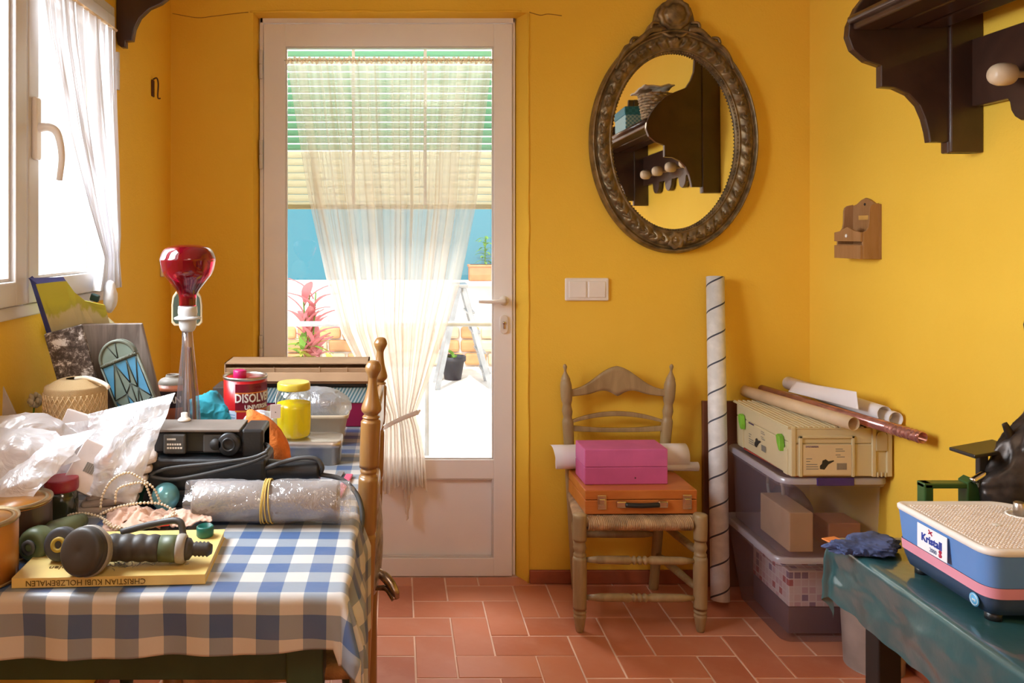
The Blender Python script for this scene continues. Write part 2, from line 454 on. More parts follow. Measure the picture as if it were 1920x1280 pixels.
# floor: screed with single terracotta tiles
W = .1225; GX, GY = .177, 2.317
mb = MB(); mb.box((WL-.22, YB-.2, -.12), (WR+.22, WY+.3, -.0016))
floor = struct(mb.build('floor', M_grout))
def tile_mesh(lx, ly):
    g = .0035; m_ = MB(); m_.box((g/2, g/2, -.010), (lx-g/2, ly-g/2, 0), .0022, seg=1); return m_.mesh('tile', M_tile)
tH, tV = tile_mesh(2*W, W), tile_mesh(W, 2*W)
def cut_tile(x0, y0, x1, y1):
    g = .0035; m_ = MB(); m_.box((g/2, g/2, -.010), (x1-x0-g/2, y1-y0-g/2, 0), .0022, seg=1); return m_.mesh('tile', M_tile)
rest = MB(); ntile = 0
for b in range(-40, 12):
    for a in range(-12, 14):
        d = (a-b) % 4
        if d == 0: x0, y0, x1, y1, me = GX+a*W, GY+b*W, GX+(a+2)*W, GY+(b+1)*W, tH
        elif d == 3: x0, y0, x1, y1, me = GX+a*W, GY+b*W, GX+(a+1)*W, GY+(b+2)*W, tV
        else: continue
        X0, Y0, X1, Y1 = max(x0, WL), max(y0, YB), min(x1, WR), min(y1, WY if (x1 < DL or x0 > DR) else DY-.01)
        if X1-X0 < .02 or Y1-Y0 < .02: continue
        cut = (X0 != x0 or Y0 != y0 or X1 != x1 or Y1 != y1)
        dz = random.uniform(-.0006, .0006)
        if Y1 > 1.25:
            o = bpy.data.objects.new('tile', cut_tile(X0, Y0, X1, Y1) if cut else me); C.objects.link(o)
            o.parent = floor; o.location = (X0, Y0, dz); o.rotation_euler = (random.uniform(-.003, .003), random.uniform(-.003, .003), 0)
            ntile += 1
        else: rest.box((X0+.0018, Y0+.0018, -.01), (X1-.0018, Y1-.0018, dz), .0022, seg=1)
o = rest.build('tile_field', M_tile, floor); o['kind'] = 'stuff'

# skirting
mb = MB(); mb.box((DR+.04, WY-.012, 0), (WR, WY, .05), .004); struct(mb.build('baseboard_back', M_base))
mb = MB(); mb.box((WL, WY-.012, 0), (DL-.012, WY, .05), .004); struct(mb.build('trim_3', M_base))
mb = MB(); mb.box((WR-.012, YB, 0), (WR, WY-.012, .05), .004); struct(mb.build('baseboard_right', M_base))
mb = MB(); mb.box((WL, YB, 0), (WL+.012, WY-.012, .05), .004); struct(mb.build('baseboard_left', M_base))

# ================================================================== DOOR
M_glass = glass('clear_pane', (1, 1, 1, 1), .04, .0)
door = struct(thing('door_1', None, None, ((DL+DR)/2, DY, 0)))
dcx = (DL+DR)/2
def dx(px): return (px-CX)*DY/F - dcx
def dz_(py): return H-(py-CY)*DY/F
zT = dz_(33); zB = .004
mb = MB()  # frame
fx0, fx1 = dx(487), dx(966)
mb.box((fx0, -.002, zB), (dx(494), .055, zT), .003); mb.box((dx(961), -.002, zB), (fx1, .055, zT), .003)
mb.box((fx0, -.002, dz_(44)), (fx1, .055, zT), .003)
mb.build('door_frame', M_white, door)
sy0, sy1 = -.010, .045
lx0, lx1, gx0, gx1 = dx(495), dx(960), dx(536), dx(925)
zt0, zg1, zg0, zp1, zp0, zb = dz_(46), dz_(88), dz_(860), dz_(896), dz_(1044), dz_(1078)
mb = MB()
mb.box((lx0, sy0, zb), (gx0, sy1, zt0), .003); mb.box((gx1, sy0, zb), (lx1, sy1, zt0), .003)
mb.box((gx0-.001, sy0, zg1), (gx1+.001, sy1, zt0), .002); mb.box((gx0-.001, sy0, zp1), (gx1+.001, sy1, zg0), .002)
mb.box((gx0-.001, sy0, zb), (gx1+.001, sy1, zp0), .002)
leaf = mb.build('door_leaf', M_white, door)
mb = MB()
for (a, b2) in (((gx0, zg0), (gx1, zg1)), ((gx0, zp0), (gx1, zp1))):
    t = .006
    mb.box((a[0], sy0+.004, a[1]), (a[0]+t, sy0+.02, b2[1]), .002); mb.box((b2[0]-t, sy0+.004, a[1]), (b2[0], sy0+.02, b2[1]), .002)
    mb.box((a[0]+t, sy0+.004, a[1]), (b2[0]-t, sy0+.02, a[1]+t), .002); mb.box((a[0]+t, sy0+.004, b2[1]-t), (b2[0]-t, sy0+.02, b2[1]), .002)
mb.build('glazing_bead', M_whitefr, leaf)
mb = MB(); mb.box((gx0, .012, zp0), (gx1, .026, zp1)); mb.build('lower_panel', M_white, door)
mb = MB(); mb.box((gx0, .016, zg0), (gx1, .020, zg1)); mb.build('pane', M_glass, door)
for (y0, y1) in ((95, 149), (263, 317), (628, 675)):
    mb = MB(); ym = (y0+y1)/2; x = dx(490.5)
    mb.cyl(.0072, dz_(y1), dz_(ym)-.001, 12, T(x, -.012, 0), bev=.001); mb.cyl(.0072, dz_(ym)+.001, dz_(y0), 12, T(x, -.012, 0), bev=.001)
    mb.cyl(.004, dz_(y1), dz_(y0), 8, T(x, -.012, 0))
    mb.build('hinge', M_whitefr, door)
# lever handle
hz = dz_(563); hx = dx(944)
mb = MB(); mb.lathe([(.018, 0), (.018, .006), (.015, .010), (.009, .012), (.009, .035)], 20, T(hx, sy0, hz) @ R(pi/2, 'X'))
hd = mb.build('door_handle', M_plastic_w, door)
mb = MB(); mb.tube([(hx, sy0-.040, hz), (hx-.02, sy0-.044, hz), (hx-.06, sy0-.044, hz-.001), (hx-.098, sy0-.042, hz)], .0085, 10, rad=lambda t: 1.05-.35*t)
mb.build('lever', M_plastic_w, hd)
ez = dz_(607)
mb = MB(); n = 24
poly = [(.016*cos(2*pi*k/n), (.019 if sin(2*pi*k/n) > 0 else -.019)*1+.016*sin(2*pi*k/n)) for k in range(n)]
mb.prism(poly, 0, .010, T(dx(944), sy0, ez) @ R(pi/2, 'X'), bev=.003)
esc = mb.build('escutcheon', M_plastic_w, door)
mb = MB(); mb.cyl(.0065, 0, .016, 16, T(dx(944), sy0, ez+.006) @ R(pi/2, 'X'), bev=.001); mb.box((dx(944)-.004, sy0-.015, ez-.016), (dx(944)+.004, sy0-.008, ez+.004), .002)
mb.build('lock_cylinder', M_chrome, esc)
mb = MB(); mb.box((dx(944)-.0008, sy0-.0165, ez+.002), (dx(944)+.0008, sy0-.0159, ez+.010)); mb.build('keyhole', M_ink, esc)

# curtain on the door
M_sheer = sheer('cream_voile', (.95, .90, .84, 1), .55, .6, weave_or_fold_shade=22, vr=[(0, .04), (.3, 0), (.5, .10), (.75, .30), (1, .36)])
CYD = DY-.030
def interp(t, tab):
    for (a, b2) in zip(tab, tab[1:]):
        if t <= b2[0]: 
            k = (t-a[0])/(b2[0]-a[0]); return a[1]+(b2[1]-a[1])*k
    return tab[-1][1]
LEFT = [(112, 536), (135, 540), (250, 558), (370, 577), (520, 610), (620, 638), (700, 680), (775, 722), (800, 722), (850, 720), (920, 717)]
RIGHT = [(112, 922), (135, 920), (250, 905), (380, 893), (530, 862), (640, 828), (720, 800), (775, 778), (800, 787), (850, 796), (920, 800)]
def curt(u, v, nf=11, ph=0, off=0):
    w = 3.2
    ybot = 917 + 8*sin(u*13)+ (55*max(0, 1-abs(u-.56)/.09)) 
    y = 114 + (ybot-114)*v
    l, r = interp(y, LEFT), interp(y, RIGHT)
    wid = (r-l)/386
    phi = 2*pi*nf*(u+.018*sin(9*u+2)+.010*sin(23*u))+ph
    g = 1 if v > .02 else .35
    amp = (.010+.010*(1-wid))*g
    uu = u + (.11/nf)*sin(2*phi+.5)*(1.4-wid)
    X = (l+(r-l)*uu)
    Yy = CYD + off + amp*sin(phi) + .006*(1-wid)*sin(phi*.5+1)+ (-.012*(1-wid))
    Yy = min(Yy, DY-.0115)
    return at(X, y, CYD) + Vector((0, Yy-CYD, 0))
mb = MB(); mb.grid(lambda u, v: curt(u, v), 420, 110, uvs=lambda u, v: (u, v))
dc = thing('door_curtain', 'sheer cream curtain gathered and tied back over the glass door', 'curtain', (0, 0, 0))
mb.build('fabric', M_sheer, dc)
M_head = sheer('gathered_heading', (.80, .62, .42, 1), .85, .5)
mb = MB(); mb.grid(lambda u, v: at(536+386*u, 108+10*v+2*sin(u*260)+1.2*sin(u*97), CYD)+Vector((0, .004*sin(u*2*pi*70)-.004*sin(pi*v), 0)), 560, 5)
mb.build('gathered_heading', M_head, dc)
mb = MB(); mb.tube([at(533, 113, CYD), at(925, 113, CYD)], .0022, 8, smooth=2); mb.build('curtain_wire', M_whitefr, dc)
mb = MB(); mb.grid(lambda u, v: at(717+66*u, 803-30*u+9*(v-.5)-2*sin(pi*u), CYD-.030-.012*sin(pi*u)), 16, 3)
mb.tube([at(783, 773, CYD-.026), at(787, 769, CYD-.02), at(783, 776, CYD-.006)], .003, 6)
mb.build('tie_band', sheer('tie_band_cloth', (.88, .82, .78, 1), .95, .5), dc, solid=.002)

# roller shutter outside the door, every slat its own piece
M_slat = mat('pale_green_slat', (.42, .66, .50, 1), .5, vary=.05)
def slat_mat(name, c):
    return sheer(name, c, 1.0, .55)
M_slat = slat_mat('translucent_green_slat', (.27, .47, .36, 1)); M_slat2 = slat_mat('translucent_cream_slat', (.66, .66, .55, 1))
bl = thing('roller_shutter', 'pale green slatted roller shutter half lowered outside the glass door', 'shutter', (0, 3.20, 0))
SY = 3.20
def sz(py): return H-(py-CY)*SY/F
pitch = 13.5*SY/F; k = 0; y = 96
for i in range(22):
    z1 = sz(96+13.45*i); openp = i < 14
    hgt = pitch*(.82 if openp else .95)
    mb = MB(); pl = [(0, 0), (.006, .003), (.008, hgt*.5), (.006, hgt-.003), (0, hgt), (-.001, hgt*.5)]
    x0, x1 = at(500, 0, SY).x, at(960, 0, SY).x
    mb.prism(pl, 0, x1-x0, frame(Vector((x0, -.005, z1-hgt)), (0, 1, 0), (0, 0, 1)), bev=0)
    mb.build('slat', M_slat if openp else M_slat2, bl)
for px in (663, 797):
    mb = MB(); mb.box((at(px-3, 0, SY).x, -.014, sz(384)), (at(px+3, 0, SY).x, -.009, sz(80)), .001); mb.build('strap', M_whitefr, bl)
mb = MB(); mb.box((x0, -.008, sz(392)), (x1, .008, sz(388)+.010), .003); mb.build('bottom_rail', M_slat2, bl)

# ================================================================== TERRACE OUTSIDE
M_terr = mat('sunlit_concrete', (.78, .74, .68, 1), .8, vary=.05, bmp=.1)
M_rend = mat('white_render', (.86, .82, .76, 1), .85, vary=.03, bmp=.2)
mb = MB(); mb.box((-5, WY+.301, -.3), (5, 12, -.01)); struct(mb.build('floor_terrace', M_terr))
mb = MB(); mb.box((-2.0, 7.92, -.01), (5, 8.1, .84)); tw = struct(mb.build('wall_terrace', M_rend))
M_stone = mat('ochre_rubble_stone', (.66, .36, .17, 1), .85, vary=.25, vscale=3, bmp=.5, bscale=20)
M_stone2 = mat('pale_rubble_stone', (.74, .60, .42, 1), .85, vary=.2, vscale=3, bmp=.5, bscale=20)
for r_ in range(3):
    x = -1.3 + random.uniform(-.1, 0)
    while x < 1.25:
        w = random.uniform(.14, .26); h = .125
        mb = MB(); mb.box((x+.008, 7.88-random.uniform(0, .03), r_*.13+.006), (x+w-.008, 7.925, r_*.13+h), .03, seg=2)
        mb.build('stone', M_stone if random.random() < .65 else M_stone2, tw); x += w
M_net = sheer('turquoise_shade_net', (.05, .24, .32, 1), .95, .35)
net = thing('shade_net', 'turquoise blue shade netting stretched above the white terrace wall', 'screen', (0, 8.0, .84))
mb = MB(); mb.grid(lambda u, v: (-1.9+5.1*u, .01*sin(u*40)*sin(v*3), .0+1.25*v), 60, 10); mb.build('netting', M_net, net)
for x in (-1.9, 1.75, 3.2):
    mb = MB(); mb.cyl(.02, 0, 1.3, 10, T(x, .03, 0)); mb.build('net_post', M_rend, net)
rail = thing('handrail', 'white metal handrail crossing the terrace behind the curtain', 'railing', (0, 4.2, 0))
mb = MB(); zr = H-(607-CY)*4.2/F
mb.tube([(-2, 0, zr), (2, 0, zr)], .014, 12, smooth=2); mb.build('top_rail', mat('pale_grey_steel', (.40, .44, .50, 1), .4), rail)
for x in (-1.6, .155, 1.6):
    mb = MB(); mb.cyl(.012, -.01, zr, 12, T(x, 0, 0)); mb.build('rail_post', MATS['pale_grey_steel'], rail)
# ladder
M_alu = mat('grey_aluminium', (.42, .45, .48, 1), .4, .5)
lad = thing('folding_ladder', 'grey aluminium folding stepladder standing open on the terrace', 'ladder', (0, 6.9, -.01))
LYa = 6.9
def lp(px, py, Y): p = at(px, py, Y); return Vector((p.x, p.y-LYa, p.z+.01))
top_ = (867, 535)
legs_ = [((861, 540), (820, 712), 6.7), ((870, 540), (921, 705), 6.75)]
for (a, b2, Y) in legs_:
    for off in (0, .36):
        pa, pb = lp(*a, Y), lp(*b2, Y); pb.z = 0; pa.y += off*.8+.05; pb.y += off
        mb = MB(); m4, ln = between(pa, pb); mb.box((-.014, -.02, 0), (.014, .02, ln), .002, M=m4); mb.build('rail', M_alu, lad)
for t in (.25, .45, .65, .85):
    pa, pb = lp(870, 540, 6.75), lp(921, 705, 6.75); pb.z = 0; p = pa.lerp(pb, t)
    mb = MB(); mb.box((p.x-.03, p.y+.03, p.z-.01), (p.x+.04, p.y+.42, p.z+.01), .003); mb.build('step', M_alu, lad)
p = lp(866, 537, 6.72); mb = MB(); mb.box((p.x-.06, p.y+.04, p.z-.015), (p.x+.06, p.y+.36, p.z+.015), .004); mb.build('top_cap', M_alu, lad)
# pots and plants
M_terra = mat('terracotta_pot', (.62, .27, .13, 1), .75, vary=.08)
M_blackpot = mat('black_nursery_pot', (.05, .055, .07, 1), .6)
M_leafg = sheer('fresh_green_leaf', (.25, .48, .10, 1), 1, .45); M_leafp = sheer('pink_red_leaf', (.72, .30, .32, 1), 1, .45)
M_leafy = sheer('yellow_green_leaf', (.55, .60, .14, 1), 1, .45); M_soil = mat('potting_soil', (.06, .035, .02, 1), .95)
def leaf_mesh(L_, w, bend, m):
    mb = MB(); mb.grid(lambda u, v: Vector(((u-.5)*w*sin(pi*min(v*.92+.06, 1))**.8, -bend*v*v*L_+abs(u-.5)*w*.3, v*L_*(1-.25*bend*v))), 2, 5); return mb.mesh('leaf', m)
def pot_plant(name, label, cat, base, r, h, potm, leaves, zoff=0, group=None):
    t = thing(name, label, cat, base, group=group)
    mb = MB(); mb.lathe([(r*.68, 0), (r*.95, h*.8), (r*1.08, h*.8), (r*1.08, h), (r*.95, h), (r*.9, h*.85)], 24); mb.build('pot', potm, t)
    mb = MB(); mb.cyl(r*.9, h*.8, h*.88, 20); mb.build('soil', M_soil, t)
    for (me, n, tilt, z0, z1) in leaves:
        for i in range(n):
            o = bpy.data.objects.new('leaf', me); C.objects.link(o); o.parent = t
            o.location = (random.uniform(-.3, .3)*r, random.uniform(-.3, .3)*r, h*.85+random.uniform(z0, z1)); s_ = random.uniform(.7, 1.15)
            o.rotation_euler = Euler((random.uniform(.1, tilt), 0, random.uniform(0, 2*pi)), 'XYZ'); o.scale = (s_,)*3
    if leaves and max(l[4] for l in leaves) > .15:
        mb = MB()
        for i in range(3): mb.tube([(0, 0, h*.8), (.02*i-.02, .02, h+.1), (.05*i-.05, 0, h+leaves[0][4])], .006, 5)
        mb.build('stem', M_leafg, t)
    return t
lp1 = leaf_mesh(.26, .07, .5, M_leafp); lg1 = leaf_mesh(.17, .055, .7, M_leafg); ly1 = leaf_mesh(.17, .06, .8, M_leafy)
pot_plant('potted_croton', 'tall red leaved plant in a terracotta pot left behind the door glass', 'plant', (at(580, 0, 6.2).x, 6.2, -.01), .17, .30, M_terra,
          [(lp1, 34, .8, .02, .55), (ly1, 12, 1.3, .02, .2), (lg1, 12, 1.2, 0, .2)])
pot_plant('potted_shrub', 'yellow green plant in a low wide terracotta pot beside the red leaved one', 'plant', (at(632, 0, 5.7).x, 5.7, -.01), .15, .20, M_terra,
          [(ly1, 26, 1.3, .0, .18), (lp1, 8, 1.0, 0, .1), (lg1, 8, 1.2, 0, .15)])
pot_plant('plant_pot', 'small black nursery pot standing at the foot of the terrace wall', 'pot', (at(849, 0, 7.2).x, 7.2, -.01), .11, .21, M_blackpot, [(lg1, 4, 1.2, 0, .02)])
cp = thing('wall_planter', 'orange rectangular planter with a green sprig on top of the terrace wall', 'planter', (at(905, 0, 7.9).x+.02, 7.99, .565))
# bracketed planter stands on a small shelf block of the wall
cp.location = (cp.location.x, 7.86, .84)
mb = MB(); mb.box((cp.location.x-.2, 7.76, .79), (cp.location.x+.34, 7.92, .8395), .004); mb.build('wall_ledge', M_rend, tw)
mb = MB(); mb.box((-.16, -.08, 0), (.3, .08, .16), .012); mb.build('planter_box', M_terra, cp)
mb = MB(); mb.box((-.17, -.09, .135), (.31, .09, .16), .008); mb.build('rim', M_terra, cp)
mb = MB(); mb.tube([(0, 0, .15), (.0, 0, .3), (.01, 0, .44)], .006, 5)
st = mb.build('stem', M_leafg, cp)
for i in range(22):
    o = bpy.data.objects.new('leaf', lg1); C.objects.link(o); o.parent = cp; o.location = (0, 0, .17+.012*i); o.scale = (.6,)*3
    o.rotation_euler = (random.uniform(.5, 1.2), 0, i*2.4)

# ================================================================== WINDOW ON THE LEFT
wx = WL
win = struct(thing('window_1', None, None, (wx, (WY0+WY1)/2, WZ0)))
wyc = (WY0+WY1)/2
def wb(mb, y0, y1, z0, z1, x0, x1, bev=.003): mb.box((x0, y0-wyc, z0-WZ0), (x1, y1-wyc, z1-WZ0), bev)
mb = MB()
wb(mb, WY0, WY0+.045, WZ0, WZ1, -.06, .012); wb(mb, WY1-.022, WY1, WZ0, WZ1, -.06, .012)
wb(mb, WY0+.045, WY1-.022, WZ1-.03, WZ1, -.06, .012); wb(mb, WY0+.045, WY1-.022, WZ0, WZ0+.028, -.06, .012)
mb.build('window_frame', M_whitefr, win)
SEAM = 1.765
for (y0, y1, nm) in ((WY0+.047, SEAM-.003, 'l'), (SEAM+.003, WY1-.024, 'r')):
    s_ = .052
    mb = MB(); z0, z1 = WZ0+.030, WZ1-.032
    wb(mb, y0, y0+s_, z0, z1, -.03, .022); wb(mb, y1-s_, y1, z0, z1, -.03, .022)
    wb(mb, y0+s_-.001, y1-s_+.001, z0, z0+s_, -.03, .022); wb(mb, y0+s_-.001, y1-s_+.001, z1-s_, z1, -.03, .022)
    sa = mb.build('sash', M_whitefr, win)
    mb = MB(); wb(mb, y0+s_, y1-s_, z0+s_, z1-s_, -.008, -.004, 0); mb.build('pane', M_glass, sa)
    mb = MB(); t = .008
    wb(mb, y0+s_, y0+s_+t, z0+s_, z1-s_, -.004, .010, .002); wb(mb, y1-s_-t, y1-s_, z0+s_, z1-s_, -.004, .010, .002)
    wb(mb, y0+s_+t, y1-s_-t, z0+s_, z0+s_+t, -.004, .010, .002); wb(mb, y0+s_+t, y1-s_-t, z1-s_-t, z1-s_, -.004, .010, .002)
    mb.build('glazing_bead', M_whitefr, sa)
for (py0, py1) in ((98, 168), (425, 492)):
    Yh = 2.33; z0, z1 = H-(py1-CY)*Yh/F, H-(py0-CY)*Yh/F; zm = (z0+z1)/2
    mb = MB(); mb.cyl(.0085, z0-WZ0, zm-.001-WZ0, 12, T(.020, Yh-wyc, 0), bev=.001); mb.cyl(.0085, zm+.001-WZ0, z1-WZ0, 12, T(.020, Yh-wyc, 0), bev=.001)
    mb.cyl(.005, z0-WZ0, z1-WZ0, 8, T(.020, Yh-wyc, 0)); mb.build('hinge', M_whitefr, win)
# handle: backplate and curved grip
hy = SEAM+.030-wyc
def hw(px, py, Y): p = at(px, py, Y); return Vector((p.x-wx, p.y-wyc, p.z-WZ0))
mb = MB(); zt_, zb2 = H-(182-CY)*1.795/F-WZ0, H-(300-CY)*1.795/F-WZ0
mb.box((.021, hy-.014, zb2), (.034, hy+.014, zt_), .006, seg=3)
wh = mb.build('window_handle', M_plastic_w, win)
zc_ = H-(240-CY)*1.795/F-WZ0
mb = MB(); mb.tube([(.03, hy, zc_), (.055, hy, zc_+.002), (.070, hy+.010, zc_-.012), (.074, hy+.022, zc_-.06), (.066, hy+.028, zc_-.115)], .0095, 10, rad=lambda t: 1.1-.35*t)
mb.build('grip', M_plastic_w, wh)
# curtain of the window
wc = thing('window_curtain', 'sheer white curtain swept aside and knotted on the left window', 'curtain', (wx+.026, 0, 0))
M_sheerw = sheer('white_voile', (.78, .78, .82, 1), .86, .03, weave_or_fold_shade=13)
def wcur(u, v):
    # edges along the window: left edge sweeps over to the right
    z = 1.862+(1.135-1.862)*v
    yl = interp(v, [(0, 1.80), (.15, 1.83), (.45, 1.93), (.7, 2.04), (.88, 2.13), (1, 2.10)])
    yr = interp(v, [(0, 2.262), (.5, 2.268), (.8, 2.262), (.88, 2.245), (1, 2.26)])
    y = yl+(yr-yl)*(u+.012*sin(40*u))
    wid = (yr-yl)/.46
    return Vector((.012+.010*sin(2*pi*11*u+v*2)*(.5+.8*v)+.012*v*(1-wid), y, z+.004*sin(60*u)*(v < .02)))
mb = MB(); mb.grid(wcur, 200, 60); mb.build('fabric', M_sheerw, wc)
mb = MB(); mb.tube([(.014, 1.80, 1.862), (.014, 2.27, 1.862)], .004, 8, smooth=2); mb.build('curtain_wire', M_head, wc)
mb = crumple((.045, 2.135, 1.12), (.020, .022, .045), 3.3, .2, 30, 4); mb.build('knot', mat('white_voile_knot', (.80, .78, .80, 1), .7, bmp=.3), wc)
# small clip
ck = MB(); p = at(178, 558, 2.10); ck.box((-.012, -.006, -.010), (.012, .006, .010), .004, M=R(.3, 'Y')); o = ck.build('curtain_clip', mat('dark_green_plastic', (.012, .05, .045, 1), .3), None, (p.x+.0, p.y, p.z)); tag(o, 'small dark green clip hanging on the window curtain knot', 'clip')
# window sill outside
mb = MB(); mb.box((WL-.16, WY0-.03, WZ0-.03), (WL-.07, WY1+.03, WZ0), .004); struct(mb.build('trim_4', M_rend))

# ================================================================== WALL THINGS
# --- oval mirror
mt_ = thing('oval_mirror', 'oval wall mirror in a carved old gilt frame with shell crest', 'mirror', (1.014, WY-.003, 1.627), (radians(-.5), 0, 0))
AO, BO, AI, BI = .309, .412, .226, .322
def mh(w, th):
    # height of moulding above wall, w 0 outer .. 1 inner
    base = .010 + .020*min(1, w/.10)**.5
    if w > .9: base *= (1-(w-.9)/.1*.45)
    b = .009*math.exp(-((w-.12)/.07)**2) - .006*math.exp(-((w-.24)/.05)**2)
    c = 0
    if .28 < w < .82:
        q = sin(pi*(w-.28)/.54); side = 1 if th > 0 else -1
        c = .010*q + .005*q*sin(46*abs(th)+ (5*(w-.55))**1*side*0 + 9*abs(w-.55)) + .0025*q*sin(92*abs(th)+14*w)
    d = .004*math.exp(-((w-.88)/.03)**2)
    return base+b+c+d
def mfn(u, v):
    th = 2*pi*u-pi; w = v*1.0
    a = AO+(AI-AO)*w; b2 = BO+(BI-BO)*w
    h = mh(w, th) if 0 < v < 1 else (.0 if v == 0 else .012)
    return Vector((a*sin(th), -h, b2*cos(th)))
mb = MB(); mb.grid(mfn, 420, 34, closeu=True, flip=True)
fr_ = mb.build('carved_frame', M_gold, mt_)
# small bead row along the inner edge
mb = MB()
for i in range(150):
    th = 2*pi*i/150; mb.sphere(((AI+.004)*sin(th), -.026, (BI+.004)*cos(th)), .0034, 6, 4)
o = mb.build('bead_row', M_gold, fr_); o['kind'] = 'stuff'
# carved leaves
def relief_leaf():
    mb = MB()
    def fn(u, v):
        w = sin(pi*min(1, v*.95+.03))**.7*.5
        return Vector(((u-.5)*2*w*.016, -(.010*sin(pi*u)*sin(pi*(v*.9+.05))-.003*math.exp(-((u-.5)/.08)**2)), v*.048))
    mb.grid(fn, 8, 10); return mb.mesh('leaf_carving', M_gold)
rl = relief_leaf()
for side in (-1, 1):
    for i in range(26):
        th = side*(pi-.13-i*(pi-.55)/26); w = .55
        for k in (-1, 1):
            ww = w+k*.10; a = AO+(AI-AO)*ww; b2 = BO+(BI-BO)*ww
            tx, tz = a*cos(th), -b2*sin(th); l_ = sqrt(tx*tx+tz*tz); tx, tz = -side*tx/l_, -side*tz/l_
            ang = atan2(tx, tz) + k*side*.42
            o = bpy.data.objects.new('leaf_carving', rl); C.objects.link(o); o.parent = fr_
            o.location = (a*sin(th), -.034, b2*cos(th)); o.rotation_euler = (0, ang, 0)
# crest
def crest_out(t):  # half profile: x distance, z
    pts = [(.20, .315), (.178, .352), (.150, .365), (.125, .385), (.105, .40), (.092, .425), (.075, .44), (.070, .465), (.062, .488), (.040, .508), (.0, .515)]
    return pts
half = [(x, z) for x, z in crest_out(0)]
outl = [(x, z) for x, z in half] + [(-x, z) for x, z in half[:-1][::-1]]
inn = [(-.19+.38*i/12, BI+.0-.0) for i in range(13)]
poly = outl + [(-.19+.38*i/12, (BI+.03)*sqrt(max(0, 1-((-.19+.38*i/12)/(AI+.03))**2))) for i in range(13)]
mb = MB(); mb.prism(poly, 0, .026, R(pi/2, 'X'), bev=.005)
cr = mb.build('crest', M_gold, fr_)
mb = MB(); mb.lathe(prof([(.058, 0), (.060, .010), (.052, .018), (.040, .016), (.030, .024), (.0, .030)], 4), 40, T(0, -.022, .462) @ R(pi/2, 'X'), fn=lambda r, z, a: r*(1+.04*cos(10*a)))
mb.build('shell_boss', M_gold, fr_)
for sx in (-1, 1):
    mb = MB()
    mb.tube([(sx*.052, -.03, .405), (sx*.09, -.036, .400), (sx*.13, -.036, .365), (sx*.175, -.036, .335), (sx*.20, -.034, .300), (sx*.215, -.03, .262)], .011, 8, rad=lambda t: 1.1-.6*t)
    mb.tube([(sx*.060, -.03, .43), (sx*.083, -.036, .428), (sx*.088, -.036, .41), (sx*.075, -.036, .40), (sx*.066, -.036, .412)], .006, 7)
    mb.tube([(sx*.135, -.03, .375), (sx*.155, -.036, .372), (sx*.162, -.036, .355), (sx*.148, -.036, .348)], .006, 7)
    mb.tube([(sx*.045, -.03, .395), (sx*.02, -.036, .38), (sx*.0, -.036, .385)], .007, 7)
    mb.build('scroll', M_gold, fr_)
mb = MB(); mb.lathe(prof([(.03, 0), (.03, .008), (.02, .013), (.012, .010), (.0, .016)], 4), 24, T(0, -.03, -.365) @ R(pi/2, 'X'), fn=lambda r, z, a: r*(1+.1*cos(7*a)))
mb.build('flower_boss', M_gold, fr_)
M_mirr, nt, N, L, bs = newmat('silvered_glass'); bs.inputs['Base Color'].default_value = (.90, .88, .84, 1); bs.inputs['Metallic'].default_value = 1; bs.inputs['Roughness'].default_value = .015
mb = MB(); n = 96
mb.prism([((AI+.006)*cos(2*pi*k/n), (BI+.006)*sin(2*pi*k/n)) for k in range(n)], .006, .010, R(pi/2, 'X')); mb.build('mirror_glass', M_mirr, mt_)

# --- light switch
sw = thing('light_switch', 'white double rocker light switch beside the door', 'switch', (.698, WY, 1.083))
mb = MB(); mb.box((-.081, -.012, -.042), (.081, 0, .042), .009, seg=3); mb.build('cover_plate', M_plastic_w, sw)
for sx in (-1, 1):
    mb = MB(); a, b2 = sorted((sx*.002, sx*.068)); mb.box((a, -.017, -.031), (b2, -.008, .031), .004, M=R(.03*sx, 'Z')); mb.build('rocker', M_plastic_w, sw)
# --- socket plate on the left wall
o = MB().box((0, -.04, -.04), (.01, .04, .04), .004).build('socket_plate', M_plastic_w, None, (WL, 2.86, H-(497-CY)*2.86/F)); tag(o, 'white wall plate on the left wall behind the red bulb', 'wall plate')
# --- key hook on left wall
kh = thing('wall_hook', 'small rusty metal hook hanging high on the left wall', 'hook', (WL, 2.73, 1.784))
M_rust = mat('rusty_metal', (.12, .045, .02, 1), .6, .5)
mb = MB(); mb.box((0, -.012, -.03), (.006, .012, .028), .003); mb.build('hook_plate', M_rust, kh)
mb = MB(); mb.tube([(.004, 0, .03), (.016, 0, .034), (.020, .004, .015), (.018, .006, -.03), (.026, .010, -.034)], .0028, 6); mb.build('hook_wire', M_rust, kh)

# --- match holder on right wall
mh_ = thing('letter_holder', 'small brown wooden letter holder with two pockets hung on the right wall', 'holder', (WR, 2.588, 1.207))
HY = .062
def pz(poly, x0, x1, mb, bev=.0015): # poly in (y,z), extruded along x
    mb.prism(poly, -x1, -x0, frame(Vector((0, 0, 0)), (0, 1, 0), (0, 0, 1)) @ Matrix.Identity(4), bev=bev)
def px_(poly, y0, y1, mb, bev=.0015): # poly in (x,z) extruded along y
    m4 = Matrix(((1, 0, 0, 0), (0, 0, 1, 0), (0, 1, 0, 0), (0, 0, 0, 1)))
    mb.prism(poly, y0, y1, m4, bev=bev)
